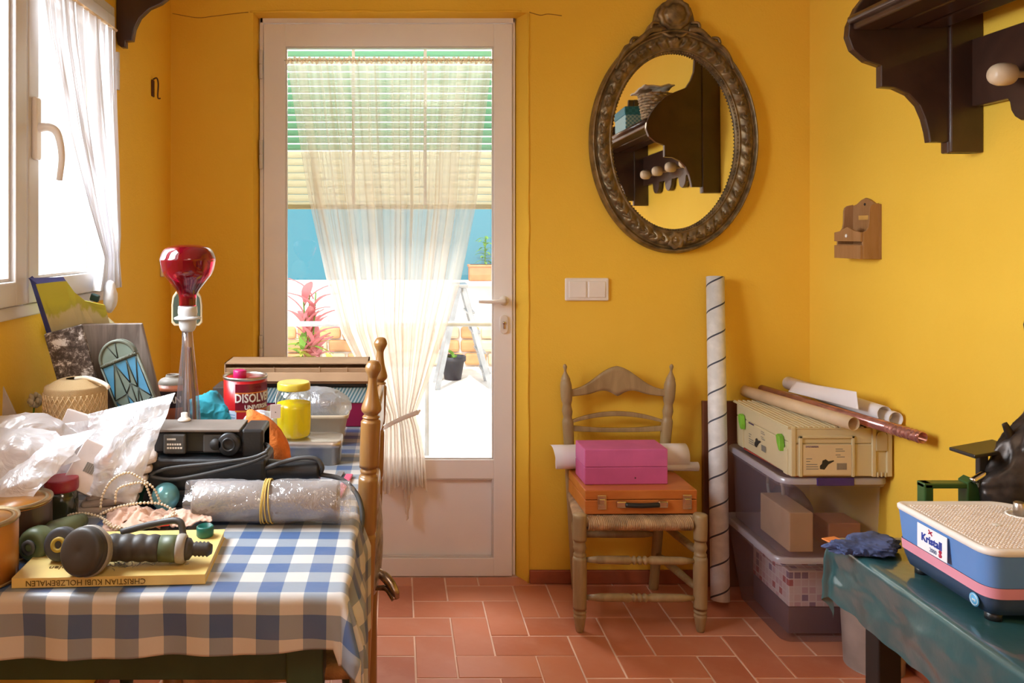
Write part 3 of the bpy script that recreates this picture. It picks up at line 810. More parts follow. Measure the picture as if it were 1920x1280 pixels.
# frame() here maps local x->Y, local y->Z, local z->X
F2 = frame(Vector((0, 0, 0)), (0, 1, 0), (0, 0, 1))
HY = .075
mb = MB(); mb.prism([(-HY, 0), (HY, 0), (HY, .172), (.050, .176), (.022, .190), (0, .196), (-.022, .190), (-.050, .176), (-HY, .172)], -.009, 0, F2, bev=.0015); mb.build('back_board', M_holder, mh_)
for yy in (-HY, HY-.007):
    mb = MB(); px_([(-.008, .0), (-.060, .0), (-.060, .083), (-.050, .088), (-.043, .098), (-.040, .115), (-.039, .155), (-.036, .165), (-.028, .172), (-.008, .176)], yy, yy+.007, mb); mb.build('side_board', M_holder, mh_)
mb = MB(); mb.prism([(-HY, .0), (HY, .0), (HY, .042), (-HY, .042)], -.068, -.060, F2, bev=.001); mb.build('drawer_front', M_holder, mh_)
mb = MB(); mb.prism([(-HY, .055), (HY, .055), (HY, .084), (.045, .088), (0, .102), (-.045, .088), (-HY, .084)], -.068, -.060, F2, bev=.001); mb.build('pocket_front', M_holder, mh_)
mb = MB(); mb.box((-.060, -HY+.007, .0), (-.009, HY-.007, .006)); mb.box((-.060, -HY+.007, .040), (-.009, HY-.007, .045)); o = mb.build('pocket_floor', M_holder, mh_); o['kind'] = 'stuff'
mb = MB(); mb.cyl(.004, 0, .002, 10, T(-.009, 0, .175) @ R(-pi/2, 'Y')); mb.build('hanging_hole', M_ink, mh_)
mb = MB(); mb.cyl(.006, 0, .004, 10, T(-.068, 0, .073) @ R(-pi/2, 'Y'), bev=.001); mb.build('white_ornament', M_inkw, mh_)
mb = MB(); mb.box((-.010, -.035, .125), (-.0088, .035, .139)); mb.build('paper_strip', mat('yellowed_paper', (.75, .42, .10, 1), .7), mh_)

# --- shelf on the right wall
def shelf_poly(): # (distance from wall, z)
    return [(.115, 2.14), (.12, 2.07), (.135, 2.03), (.158, 1.995), (.21, 1.975), (.25, 1.955), (.29, 1.92), (.325, 1.875), (.345, 1.83), (.348, 1.80), (.335, 1.765), (.30, 1.735), (.262, 1.722),
            (.262, 1.668), (.225, 1.665), (.188, 1.648), (.162, 1.620), (.147, 1.585), (.138, 1.55), (.134, 1.524), (.088, 1.524), (.088, 1.496), (.02, 1.496), (.02, 2.14)]
SY0, SY1 = 1.0, 2.108
sh = thing('wall_shelf', 'dark walnut wall shelf with carved brackets and a row of ivory pegs', 'shelf', (WR, 1.55, 1.5))
def sl(v): return Vector(v)-Vector((0, 1.55, 1.5))
for yy in (SY0, SY1-.024):
    mb = MB(); px_([(-a, z-1.5) for a, z in shelf_poly()], yy-1.55, yy+.024-1.55, mb, .003); mb.build('bracket', M_dark, sh)
    mb = MB(); mb.box(sl((-.086, yy-.008, 1.496)), sl((0, yy+.032, 2.14)), .004); mb.build('bracket_post', M_dark, sh)
for (a0, a1, z) in ((.262, .336, 1.815), (.180, .250, 1.818), (.098, .168, 1.820)):
    mb = MB(); mb.box(sl((-a1, SY0+.024, z)), sl((-a0, SY1-.024, z+.022)), .006, seg=3); mb.build('shelf_plank', M_dark, sh)
mb = MB(); mb.tube([sl((-.338, SY0+.02, 1.842)), sl((-.338, SY1-.024, 1.842))], .012, 12, smooth=2); mb.build('front_rod', M_dark, sh)
# back board with scallops below the pegs
pegs = (1.895, 1.685, 1.47, 1.26)
bp = [(SY0+.02, 1.79), (SY0+.02, 1.615)]
for c_ in sorted(pegs):
    bp.append((c_-.062, 1.615))
    for k in range(0, 9):
        a = pi*k/8; bp.append((c_-.055*cos(a), 1.605-.052*sin(a)))
    bp.append((c_+.062, 1.615))
bp += [(SY1-.02, 1.615), (SY1-.02, 1.79)]
mb = MB(); mb.prism([(y-1.55, z-1.5) for y, z in bp], -.030, -.008, F2, bev=.003); mb.build('back_board', M_dark, sh)
mb = MB(); mb.box(sl((-.022, SY0+.024, 1.88)), sl((0, SY1-.024, 2.0)), .004); mb.build('upper_board', M_dark, sh)
for c_ in pegs:
    mb = MB(); mb.lathe(prof([(.008, 0), (.009, .025), (.012, .030), (.023, .036), (.027, .052), (.026, .070), (.018, .084), (.0, .09)], 4), 20, T(-.030, c_-1.55, 1.6625-1.5) @ R(-pi/2, 'Y')); mb.build('peg', M_ivory, sh)

# left bracket shelf over the window
ls = thing('window_shelf', 'dark brown wooden shelf with a curved bracket high over the left window', 'shelf', (WL, 2.4, 1.84))
poly = [(.002, .30), (.002, .03), (.006, .008), (.016, 0), (.030, 0), (.030, .018), (.050, .020), (.056, .055), (.072, .088), (.100, .115), (.135, .130), (.160, .150), (.178, .185), (.182, .23), (.182, .30)]
for yy in (0, -1.25):
    mb = MB(); px_(poly, yy-.024, yy, mb, .003); mb.build('bracket', M_dark, ls)
mb = MB(); mb.box((.002, -1.30, .30), (.20, .03, .325), .005); mb.build('shelf_board', M_dark, ls)

# things on the right shelf
ZS = 1.845
bx = thing('storage_box', 'blue patterned box with a teal lid on the dark wall shelf', 'box', (WR-.20, 1.50, ZS-.002), (0, 0, .06))
def weave_or_fold_shade(name, c1, c2, sc):
    m, nt, N, L, bs = newmat(name); v = coords(N, L, 'Object', (sc, sc, sc))
    w1 = N.new('ShaderNodeTexChecker'); w1.inputs['Scale'].default_value = 1; L.new(v, w1.inputs[0]); w1.inputs[1].default_value = c1; w1.inputs[2].default_value = c2
    L.new(w1.outputs[0], bs.inputs['Base Color']); bs.inputs['Roughness'].default_value = .6; return m
mb = MB(); mb.box((-.10, -.13, 0), (.10, .13, .12), .004); mb.build('box_body', weave_or_fold_shade('blue_weave', (.12, .32, .40, 1), (.45, .62, .62, 1), 90), bx)
mb = MB(); mb.box((-.104, -.134, .105), (.104, .134, .150), .004); mb.build('lid', weave_or_fold_shade('teal_weave', (.02, .17, .24, 1), (.04, .24, .32, 1), 60), bx)
bk = thing('wicker_basket', 'small pale wicker basket on the end of the dark wall shelf', 'basket', (WR-.255, 1.955, ZS-.002))
M_wick = mat('pale_wicker', (.46, .33, .20, 1), .8, vary=.3, vscale=60, bmp=.8, bscale=120)
mb = MB()
for k in range(11):
    z = .006+k*.0135; r0 = .055+.022*k/10
    pts = [((r0+.003*sin(12*a+k*pi))*cos(a), (r0+.003*sin(12*a+k*pi))*sin(a), z) for a in [2*pi*i/72 for i in range(73)]]
    mb.tube(pts, .0068, 5, smooth=0)
mb.cyl(.055, 0, .006, 24); bo = mb.build('woven_wall', M_wick, bk); 
mb = MB()
for k in range(12):
    a = 2*pi*k/12; mb.tube([(.056*cos(a), .056*sin(a), .0), (.078*cos(a), .078*sin(a), .15)], .004, 5, smooth=1)
mb.build('stake', M_wick, bk)
o = patch([(-.085, -.13, .165), (.05, -.14, .160), (.07, .08, .172), (-.075, .07, .175)], 20, 20, .01, 2, .008, 20, (0, 0, 1)).build('folded_napkin', mat('cream_linen', (.66, .56, .42, 1), .8, bmp=.3), None, (WR-.255, 1.955, ZS), solid=.006)
tag(o, 'cream folded cloth lying over the top of the wicker basket', 'cloth')
o = MB().lathe(prof([(.09, 0), (.095, .02), (.085, .07), (.05, .11), (.0, .125)], 5), 28).build('dark_bowl', mat('dark_brown_felt', (.05, .028, .018, 1), .85), None, (WR-.12, 1.74, ZS-.003)); tag(o, 'dark brown domed bowl upside down on the wall shelf behind the basket', 'bowl')
o = MB().box((-.05, -.04, 0), (.05, .04, .19), .012).build('dark_canister', M_black, None, (WR-.09, 1.58+.12, ZS-.003)); tag(o, 'black canister on the wall shelf behind the blue box', 'canister')
o.location.y = 1.34; o.location.x = WR-.1

# ================================================================== MAIN TABLE with gingham cloth
TX0, TX1, TY0, TY1, TZ = -.82, -.085, 1.185, 2.34, .75
tb = thing('work_table', 'dark green wooden table under the blue and white checked cloth', 'table', ((TX0+TX1)/2, (TY0+TY1)/2, 0))
cx_, cy_ = (TX0+TX1)/2, (TY0+TY1)/2
mb = MB(); mb.box((TX0-cx_, TY0-cy_, .722), (TX1-cx_, TY1-cy_, .746), .006); mb.build('tabletop', M_green_t, tb)
for (x0, x1, y0, y1) in ((TX0+.04, TX1-.06, TY0+.035, TY0+.057), (TX0+.04, TX1-.06, TY1-.057, TY1-.035), (TX0+.03, TX0+.052, TY0+.05, TY1-.05), (TX1-.062, TX1-.04, TY0+.05, TY1-.05)):
    mb = MB(); mb.box((x0-cx_, y0-cy_, .602), (x1-cx_, y1-cy_, .722), .003); mb.build('apron', M_green_t, tb)
for x in (TX0+.045, TX1-.055):
    for y in (TY0+.05, TY1-.05):
        mb = MB(); mb.lathe([(.018, 0), (.020, .02), (.028, .55), (.028, .60)], 16, T(x-cx_, y-cy_, 0)); mb.box((x-cx_-.028, y-cy_-.028, .60), (x-cx_+.028, y-cy_+.028, .722), .003); mb.build('leg', M_green_t, tb)
def gingham():
    m, nt, N, L, bs = newmat('gingham_cloth')
    tc = N.new('ShaderNodeTexCoord'); sp = N.new('ShaderNodeSeparateXYZ'); L.new(tc.outputs['UV'], sp.inputs[0])
    S = .0687
    def stripe(o_, off):
        f = mth(N, L, 'FRACT', mth(N, L, 'ADD', mth(N, L, 'DIVIDE', o_, S), off)); return mth(N, L, 'LESS_THAN', f, .5)
    a = stripe(sp.outputs[0], .34); b2 = stripe(sp.outputs[1], .06)
    s_ = mth(N, L, 'MULTIPLY', mth(N, L, 'ADD', a, b2), .5)
    v = coords(N, L)
    col = ramp(N, L, s_, [(0, (.62, .60, .58, 1)), (.4, (.25, .31, .39, 1)), (.9, (.035, .115, .30, 1))], 'CONSTANT')
    L.new(mixc(N, L, mth(N, L, 'MULTIPLY', noi(N, L, v, 9, 4), .22), col, (.42, .30, .19, 1)), bs.inputs['Base Color'])
    bs.inputs['Roughness'].default_value = .38; bs.inputs['Specular IOR Level'].default_value = .55
    bump(N, L, bs, noi(N, L, v, 30, 3), .25, .003); return m
M_ging = gingham()
def cloth(u, v):
    # u, v are metres on the cloth; u from left edge to past the right edge, v from front hem to the far hem
    x, y = u, v
    dx_ = max(0, x-TX1); dy_ = max(0, TY0-y)
    back = max(0, y-TY1)
    bx_, by_ = min(x, TX1), min(max(y, TY0), TY1)
    r = sqrt(dx_*dx_+dy_*dy_)
    z = TZ+.0015
    rad = .012
    if r <= 0 and back <= 0:
        z += .0012*noise.noise(Vector((x*9, y*9, 0)))
        return Vector((x, y, z))
    if back > 0 and r == 0: return Vector((bx_, TY1+.01, z-back))
    ph = atan2(dy_, dx_) if r > 0 else 0
    if r < rad*1.57: a = r/rad; out = rad*sin(a); dn = rad*(1-cos(a))
    else: out = rad; dn = rad + (r-rad*1.57)
    corner = 1 if (dx_ > 0 and dy_ > 0) else 0
    cf = sin(2*ph) if corner else 0
    fold = 0
    if not corner:
        s_ = (x if dy_ > 0 else y)
        e = min(1, dn/.06)
        fold = e*(.004*sin(s_*26+.5)+.003*sin(s_*61))
        if dx_ > 0: fold = e*(.010+.011*sin(s_*34+1.0)+.006*sin(s_*71)+.02*max(0, 1-(s_-TY0)/.16)*min(1, dn/.1))
        if dy_ > 0: fold += e*.012*max(0, 1-(TX1-s_)/.1)
    else:
        fold = min(1, dn/.08)*(.016+.026*cf*cos(6*ph)*.8 + .012*cf)
    out += fold
    ox, oy = cos(ph)*out, -sin(ph)*out
    return Vector((bx_+ox, by_+oy, z-dn))
tc_ = thing('tablecloth', 'blue and white checked oilcloth draped over the green table', 'tablecloth', (0, 0, 0))
us = [TX0+(TX1-TX0)*i/90 for i in range(91)] + [TX1+.004*i for i in range(1, 56)]
vs_ = [TY0-.10+.004*i for i in range(25)] + [TY0+(TY1-TY0)*i/130 for i in range(131)] + [TY1+.01, TY1+.05, TY1+.1]
mb = MB(); V = []; U = []
for v in vs_:
    for u in us:
        uu, vv = u, v
        if v < TY0 and u <= TX1:  # hem wavers and rises near the corner
            k = (TY0-v)/.10; vv = TY0-k*(.098+.004*sin(u*7)-.016*max(0, 1-(TX1-u)/.16)*1)
        V.append(cloth(uu, vv)); U.append((uu+3, vv+3))
nu = len(us); Fc = [[j*nu+i, j*nu+i+1, (j+1)*nu+i+1, (j+1)*nu+i] for j in range(len(vs_)-1) for i in range(nu-1)]
mb.add(V, Fc, uv=U); mb.build('cloth', M_ging, tc_, solid=.0012)
ZT = TZ+.003

# ---------------- turned chair at table (side on)
def turned_post(h_top, dirz, r=.0195):
    z = lambda py: H-(py-442)*1.6/F
    P = [(.0004, z(675)), (.010, z(677)), (.0165, z(690)), (.0105, z(704)), (.0088, z(709)), (.0095, z(722)), (.0135, z(742)), (.0200, z(762)), (.0195, z(770)), (.0130, z(777)),
         (.0165, z(779)), (.0178, z(782)), (.0150, z(785)), (.0195, z(789)), (.0200, z(800)), (.0195, z(868)), (.0178, z(874)), (.0155, z(877)), (.0175, z(882)), (.0155, z(887)), (.0178, z(892)), (.0195, z(900)),
         (.0205, z(985)), (.0180, z(998)), (.0195, z(1004)), (.0205, z(1030)), (.0200, .42), (.0200, .36), (.0195, .10), (.016, .04), (.013, 0)]
    return P[::-1]
chr_ = thing('dining_chair', 'honey coloured turned wooden chair standing side on against the table', 'chair', (-.24, 1.78, 0))
pp = prof(turned_post(1, 0), 3)
def shear(mb, k, z0=.36):
    for p in mb.v:
        if p.z > z0: p.x += k*(p.z-z0)
    return mb
pa = (-.0770+.24, 1.6-1.78); pb = (-.0700+.24, 1.965-1.78)
for (x, y) in (pa, pb):
    mb = MB(); mb.lathe(pp, 24, T(x, y, 0)); shear(mb, .044); mb.build('back_post', M_pine, chr_)
for (zc, hh, dip) in ((.885, .075, .02), (.70, .055, .012), (.56, .05, .01)):
    mb = MB(); yl, yr = pa[1]+.012, pb[1]-.012
    def fn(u, v, zc=zc, hh=hh, dip=dip):
        xx = pa[0]+(pb[0]-pa[0])*u+.044*(zc-.36)+.003+.012*sin(pi*u); return Vector((xx, yl+(yr-yl)*u, zc+(v-.5)*hh*(.6+.4*sin(pi*u))+dip*sin(pi*u)))
    mb.grid(fn, 16, 4); mb.build('ladder_slat', M_pine, chr_, solid=.010)
fp = prof([(.012, 0), (.016, .03), (.0195, .06), (.0175, .07), (.0195, .08), (.020, .25), (.016, .27), (.020, .29), (.020, .40), (.015, .425), (.0004, .43)], 2)
for y in (pa[1]-.03, pb[1]+.03):
    mb = MB(); mb.lathe(fp, 20, T(-.20, y, 0)); mb.build('leg', M_pine, chr_)
M_rush = mat('woven_rush', (.50, .32, .17, 1), .85, vary=.25, vscale=20, bmp=.8, bscale=150, stretch=(1, 1, 1))
mb = MB()
def seatf(u, v):
    x = -.20+(pa[0]+.20)*u; w0 = pa[1]-.03*(1-u); w1 = pb[1]+.03*(1-u)
    return Vector((x, w0+(w1-w0)*v, .41+.004*sin(60*u)*sin(60*v)-.012*sin(pi*u)*sin(pi*v)))
mb.grid(seatf, 20, 20); mb.build('seat', M_rush, chr_, solid=.03)
for zz in (.14, .26):
    for y in (0, 1):
        a = (-.20, (pa[1]-.03, pb[1]+.03)[y], zz); b2 = (pa[0], (pa[1], pb[1])[y], zz)
        mb = MB(); mb.tube([a, b2], .010, 10, smooth=2); mb.build('rung', M_pine, chr_)
    mb = MB(); mb.tube([(-.20, pa[1]-.03, zz+.03), (-.20, pb[1]+.03, zz+.03)], .010, 10, smooth=2); mb.build('rung', M_pine, chr_)

# ================================================================== THINGS ON THE TABLE
def put(px, py, Y): return at(px, py, Y)
M_blackpot2 = M_black
# --- book lying flat
A, B2_, C2 = Vector((-.577, 1.197, 0)), Vector((-.291, 1.212, 0)), Vector((-.2965, 1.39, 0))
ang = atan2(B2_.y-A.y, B2_.x-A.x)
bkx = thing('book', 'yellow paperback lying flat on the tablecloth under the garden sprayer', 'book', ((A.x+B2_.x)/2, (A.y+B2_.y)/2, ZT), (0, 0, ang))
L_ = (B2_-A).length
M_ycov = mat('yellow_cover', (.78, .58, .20, 1), .45, vary=.05); M_page = mat('book_pages', (.80, .68, .42, 1), .8, vary=.08, vscale=3, stretch=(1, 1, 200))
mb = MB(); mb.box((-L_/2+.001, .002, .0015), (L_/2-.002, .183, .0135)); mb.build('page_block', M_page, bkx)
mb = MB(); mb.box((-L_/2, 0, 0), (L_/2, .185, .0012)); mb.box((-L_/2, 0, .0138), (L_/2, .185, .015)); mb.box((-L_/2, -.001, 0), (L_/2, .0008, .015), .0005); mb.build('cover', M_ycov, bkx)
text('CHRISTIAN KUBI HOLZBEMALEN', .0118, mat('brown_print', (.16, .09, .01, 1), .6), bkx, T(-.034, -.0012, .0073) @ FRONT @ R(pi, 'Z'), sx=1.02)
text('Holzbemalen', .016, mat('brown_print', (.16, .09, .01, 1), .6), bkx, T(-.06, .035, .0152) @ R(pi, 'Z'))
mb = MB()
for i in range(70):
    x, y = random.gauss(.0, .035), .04+random.gauss(0, .010); a = random.uniform(0, pi); l_ = random.uniform(.006, .02)
    mb.tube([(x, y, .0160), (x+l_*cos(a)*.5+.002, y+l_*sin(a)*.5, .0163), (x+l_*cos(a), y+l_*sin(a), .0160)], .0004, 3, smooth=2)
o = mb.build('printed_grass', M_greyink, bkx); o['kind'] = 'stuff'

# --- garden sprayer on the book
gs = thing('garden_sprayer', 'grey garden hose spray gun with round head lying on the yellow book', 'hose nozzle', (0, 0, 0))
M_rub = mat('dark_grey_rubber', (.055, .05, .045, 1), .5, vary=.2); M_gr = mat('moss_green_plastic', (.10, .13, .06, 1), .45); M_lg = mat('light_grey_plastic', (.34, .31, .27, 1), .5)
ZB = ZT+.0155
hc = Vector((-.472, 1.206, ZB+.036))
m4 = T(*hc) @ R(radians(72), 'X') @ R(radians(0), 'Z') @ R(radians(-14), 'Y')
mb = MB(); mb.lathe(prof([(.0004, .000), (.012, -.001), (.028, .0), (.034, .004), (.036, .012)], 3)[::1], 40, m4 @ R(pi, 'X') @ T(0, 0, -.014), fn=lambda r, z, a: r)
mb.lathe([(.0345, -.016), (.036, -.006), (.036, .004), (.030, .008), (.0004, .009)], 40, m4); mb.build('spray_head', M_rub, gs)
mb = MB(); mb.lathe([(.033, -.020), (.0375, -.014), (.0375, -.008), (.034, -.004)], 40, m4); mb.lathe([(.022, -.05), (.030, -.032), (.033, -.018)], 32, m4); mb.build('head_ring', M_lg, gs)
for i in range(12):
    a = 2*pi*i/12; mb = MB(); mb.cyl(.0028, .008, .0115, 10, m4 @ T(.024*cos(a), .024*sin(a), 0)); mb.build('spray_hole', M_ink, gs)
mb = MB(); mb.cyl(.006, .008, .012, 14, m4); mb.build('centre_hole', M_ink, gs)
g0, g1 = Vector((-.470, 1.243, ZB+.028)), Vector((-.340, 1.25, ZB+.023)); m5, ln = between(g0, g1)
mb = MB(); mb.lathe(prof([(.013, -.03), (.018, .015), (.019, .030)], 3), 20, m5); mb.build('barrel', M_gr, gs)
mb = MB(); mb.lathe([(.020, ln-.030), (.0205, ln-.010), (.020, ln-.002)], 24, m5); mb.build('barrel_band', M_gr, gs)
mb = MB(); mb.lathe([(.0188+.0022*abs(sin(pi*i/7.5)), .020+(ln-.05)*i/30) for i in range(31)], 24, m5); mb.build('grip', M_rub, gs)
mb = MB(); mb.lathe([(.0215, ln-.004), (.0225, ln), (.0225, ln+.006), (.020, ln+.010)], 24, m5); mb.build('grip_ring', M_lg, gs)
mb = MB(); mb.lathe([(.018, ln+.008), (.016, ln+.016), (.010, ln+.020)] + [(.0095+.0022*(i % 2), ln+.022+.003*i) for i in range(9)] + [(.007, ln+.05)], 20, m5); mb.build('hose_connector', M_rub, gs)
mb = MB(); mb.tube([g0+Vector((.03, .03, .012)), g0+Vector((.08, .04, .022)), g0+Vector((.12, .035, .028)), g1+Vector((.0, .02, .015)), g1+Vector((.008, .006, .004))], .0055, 8); mb.build('trigger', M_blackm, gs)
# --- second green nozzle to the left
n2 = thing('hose_nozzle', 'moss green tapered hose nozzle lying left of the round spray head', 'hose nozzle', (0, 0, 0))
a, b2 = at(62, 1024, 1.285), at(142, 985, 1.40); a.z = ZT+.030; b2.z = ZT+.024
m4, ln = between(a, b2)
mb = MB(); mb.lathe(prof([(.0004, -.012), (.006, -.012), (.008, -.006), (.019, -.008), (.0265, .0), (.0265, .02), (.022, .03), (.021, .045), (.023, .055), (.019, .09), (.012, ln+.02)], 3), 28, m4); mb.build('nozzle_body', M_gr, n2)
mb = MB(); mb.lathe([(.007, -.014), (.012, -.014), (.012, -.010), (.007, -.010)], 20, m4, cap=False); mb.build('nozzle_tip', M_blackm, n2)
n3 = thing('hose_fitting', 'grey blue round hose fitting with a yellow ring behind the spray head', 'hose fitting', (0, 0, 0))
c3 = at(116, 1036, 1.262); c3.z = ZB+.026; m4 = T(*c3) @ R(radians(75), 'X')
mb = MB(); mb.lathe(prof([(.010, .012), (.024, .010), (.0255, .0), (.024, -.012), (.010, -.03)], 3)[::-1], 30, m4); mb.build('wheel_body', mat('slate_plastic', (.055, .06, .07, 1), .5), n3)
mb = MB(); mb.lathe([(.006, .012), (.006, .016), (.0115, .016), (.0115, .012)], 24, m4, cap=False); mb.build('yellow_ring', mat('mustard_ring', (.45, .33, .05, 1), .5), n3)
o = MB().lathe([(.013, 0), (.0145, .002), (.0145, .016), (.012, .018), (.011, .003)], 24).build('hose_ring', mat('teal_plastic', (.01, .12, .09, 1), .35), None, (-.328, 1.365, ZB)); tag(o, 'small teal plastic ring on the back right corner of the yellow book', 'ring')

# --- tins at the left edge
M_amber = mat('amber_tin_print', (.42, .17, .025, 1), .35, vary=.25, vscale=18, stretch=(1, 1, .2)); M_brassr = mat('worn_tin_rim', (.36, .25, .13, 1), .35, .9)
def tin(name, label, c, r, h, lab):
    t = thing(name, label, 'tin', c)
    mb = MB(); mb.cyl(r, .002, h-.004, 40); b = mb.build('tin_body', M_amber, t)
    mb = MB(); mb.lathe([(r*.80, h-.006), (r*.82, h-.002), (r*.90, h-.002), (r*.92, h-.005), (r*.97, h-.004), (r+.002, h-.001), (r+.0025, h-.004), (r, h-.007)], 40, cap=False); mb.build('tin_rim', M_brassr, t)
    mb = MB(); mb.cyl(r*.81, h-.007, h-.005, 32); mb.build('tin_lid', M_brassr, t)
    mb = MB(); mb.lathe([(r, .0), (r+.0018, .001), (r+.0018, .003), (r, .005)], 40); mb.build('bottom_rim', M_brassr, t)
    if lab:
        mb = MB(); mb.grid(lambda u, v: Vector(((r+.0006)*cos(-pi*.42+u*pi*.62), (r+.0006)*sin(-pi*.42+u*pi*.62), .004+v*(h-.012))), 24, 2); mb.build('dark_label', mat('dark_brown_print', (.04, .018, .012, 1), .4), t)
        mb = MB(); mb.grid(lambda u, v: Vector(((r+.0012)*cos(-pi*.20+u*pi*.3), (r+.0012)*sin(-pi*.20+u*pi*.3), .012+v*.024)), 12, 2); mb.build('orange_label', mat('orange_print', (.45, .20, .05, 1), .4), t)
    return t
tin('paint_tin', 'amber varnish tin at the left picture edge, the nearer one', (-.6345, 1.225, ZT), .050, .098, False)
tin('paint_tin', 'amber tin with a dark brown label half under the white bag', (-.641, 1.345, ZT), .056, .088, True)
jr = thing('red_lidded_jar', 'dark glass jar with a red lid behind the green nozzle', 'jar', (-.616, 1.468, ZT))
mb = MB(); mb.lathe(prof([(.024, .0), (.028, .004), (.029, .045), (.026, .056), (.024, .060), (.024, .066)], 3), 32); mb.build('jar_body', mat('dark_green_glass', (.03, .035, .022, 1), .12, coat=.5), jr)
mb = MB(); mb.lathe(prof([(.027, .062), (.0295, .064), (.0295, .080), (.026, .084), (.0004, .085)], 3), 32); mb.build('lid', mat('crimson_lid', (.30, .015, .03, 1), .35), jr)

# --- white plastic bags
M_bag = sheer('white_bag_film', (.95, .94, .97, 1), .88, .45, bscale=22, gloss=.18, rough=.3)
M_bag2 = sheer('thin_white_film', (.96, .96, .99, 1), .74, .5, bscale=24, gloss=.22, rough=.22)
M_pinkc = mat('pale_pink_card', (.72, .50, .46, 1), .7)
b1 = thing('plastic_bag', 'big crumpled white carrier bag heaped at the left end of the table', 'bag', (0, 0, 0))
crumple((-.725, 1.545, .838), (.105, .075, .085), 2.1, .22, 11, 6, ZT+.001).build('bag_film', M_bag, b1)
patch([at(30, 838, 1.50), at(182, 806, 1.47), at(46, 948, 1.345), at(-60, 975, 1.36)], 50, 40, .030, 5, .008, 16, (0, -.8, .6)).build('bag_mouth', M_bag, b1)
patch([at(-40, 790, 1.50), at(105, 808, 1.49), at(150, 860, 1.44), at(-60, 940, 1.38)], 50, 40, .035, 8, .009, 15, (0, -.8, .6)).build('bag_fold', M_bag, b1)
o = crumple((-.72, 1.545, .832), (.075, .045, .062), 6.1, .12, 8, 4, ZT+.002).build('pink_cloth', mat('salmon_cloth', (.75, .42, .34, 1), .8), None); tag(o, 'salmon pink cloth inside the big white carrier bag', 'cloth')
b3 = thing('plastic_bag', 'thin white plastic bag with a pointed corner rising behind the bead string', 'bag', (0, 0, 0))
def spread(u, v): return Vector((0, .012*sin(9*u+4*v)*sin(pi*v), 0))
patch([at(165, 776, 1.60), at(328, 736, 1.60), at(252, 946, 1.485), at(165, 925, 1.485)], 70, 60, .030, 11, .007, 15, (0, -1, .2), spread).build('bag_film', M_bag2, b3)
patch([at(110, 795, 1.62), at(300, 770, 1.62), at(245, 930, 1.56), at(150, 905, 1.53)], 50, 40, -.02, 15, .008, 13, (0, -1, .2)).build('bag_back', M_bag2, b3)
def fold_bundle(p, r, seed, m, nm, lab, cat, rot=0):
    o = crumple((0, 0, 0), r, seed, .16, 14, 5).build(nm, m, None, p, (0, rot, 0)); tag(o, lab, cat); return o
M_lin = mat('beige_linen', (.62, .50, .42, 1), .85, vary=.1, bmp=.6, bscale=60)
fl = thing('folded_linen', 'beige folded cloth stacked under the thin white bag', 'cloth', (0, 0, 0))
base = at(205, 940, 1.55); base.z = ZT
for i in range(6):
    mb = MB(); c_ = base+Vector((.012*i*.6, .004*i, .008+.015*i)); mb.box((-.052, -.045, -.007), (.052, .045, .007), .0065, M=T(*c_) @ R(.10+.03*i, 'Z') @ R(-.06*i, 'Y'), seg=3); mb.build('cloth_layer', M_lin, fl)
wb_ = thing('white_carton', 'small white carton with a barcode tilted beside the red lidded jar', 'box', at(150, 905, 1.50), (radians(-20), radians(28), radians(12)))
mb = MB(); mb.box((-.030, -.02, -.015), (.030, .02, .075), .002); mb.build('carton', mat('white_carton_card', (.78, .68, .66, 1), .6), wb_)
mb = MB()
for i in range(9): mb.box((-.006+.0021*i, -.0206, .020), (-.0048+.0021*i+random.uniform(0, .0005), -.0202, .038))
mb.build('barcode', M_greyink, wb_)
mb = MB(); mb.box((.016, -.0206, .045), (.028, -.0202, .068)); mb.build('red_print', mat('red_print', (.55, .08, .06, 1), .5), wb_)
pc = thing('pink_edged_box', 'white paper packet with a pink edge standing in front of the twine reel', 'box', at(142, 805, 1.64), (radians(-10), radians(20), .1))
mb = MB(); mb.box((-.030, -.01, -.05), (.030, .01, .035), .002); mb.build('packet', M_paper, pc)
mb = MB(); mb.box((.022, -.0105, -.05), (.031, .0105, .035), .001); mb.build('pink_edge', mat('pink_print', (.75, .34, .36, 1), .6), pc)
o = MB().box((-.10, -.002, 0), (.03, .002, .24), .001).build('grey_card', mat('grey_white_card', (.58, .53, .50, 1), .7), None, (-.765, 1.685, ZT), (radians(-4), radians(-27), 0)); tag(o, 'pale grey card sheet leaning behind the big white bag', 'card')
mb = MB(); 
for r_ in (.014, .010): mb.lathe([(r_, 0), (r_, .0006), (r_-.0008, .0006), (r_-.0008, 0)], 4, T(-.035, -.0022, .165) @ R(pi/2, 'X') @ R(pi/4, 'Z'), cap=False)
mb.build('printed_mark', M_greyink, o)
# dried flower
df = thing('dried_flower', 'small dried cream flower against the left wall beside the grey card', 'flower', at(40, 750, 1.80)+Vector((.03, 0, 0)))
mb = MB()
for i in range(34):
    d = Vector((random.gauss(0, 1), random.gauss(0, .6), random.gauss(0, 1))).normalized(); mb.sphere(d*.012, (.005, .004, .007), 6, 4)
mb.build('petals', mat('cream_petal', (.66, .58, .42, 1), .8), df)
mb = MB(); mb.tube([(0, 0, -.005), (-.004, 0, -.06), (0, 0, -.145)], .002, 5); mb.build('stem', M_leafg, df)

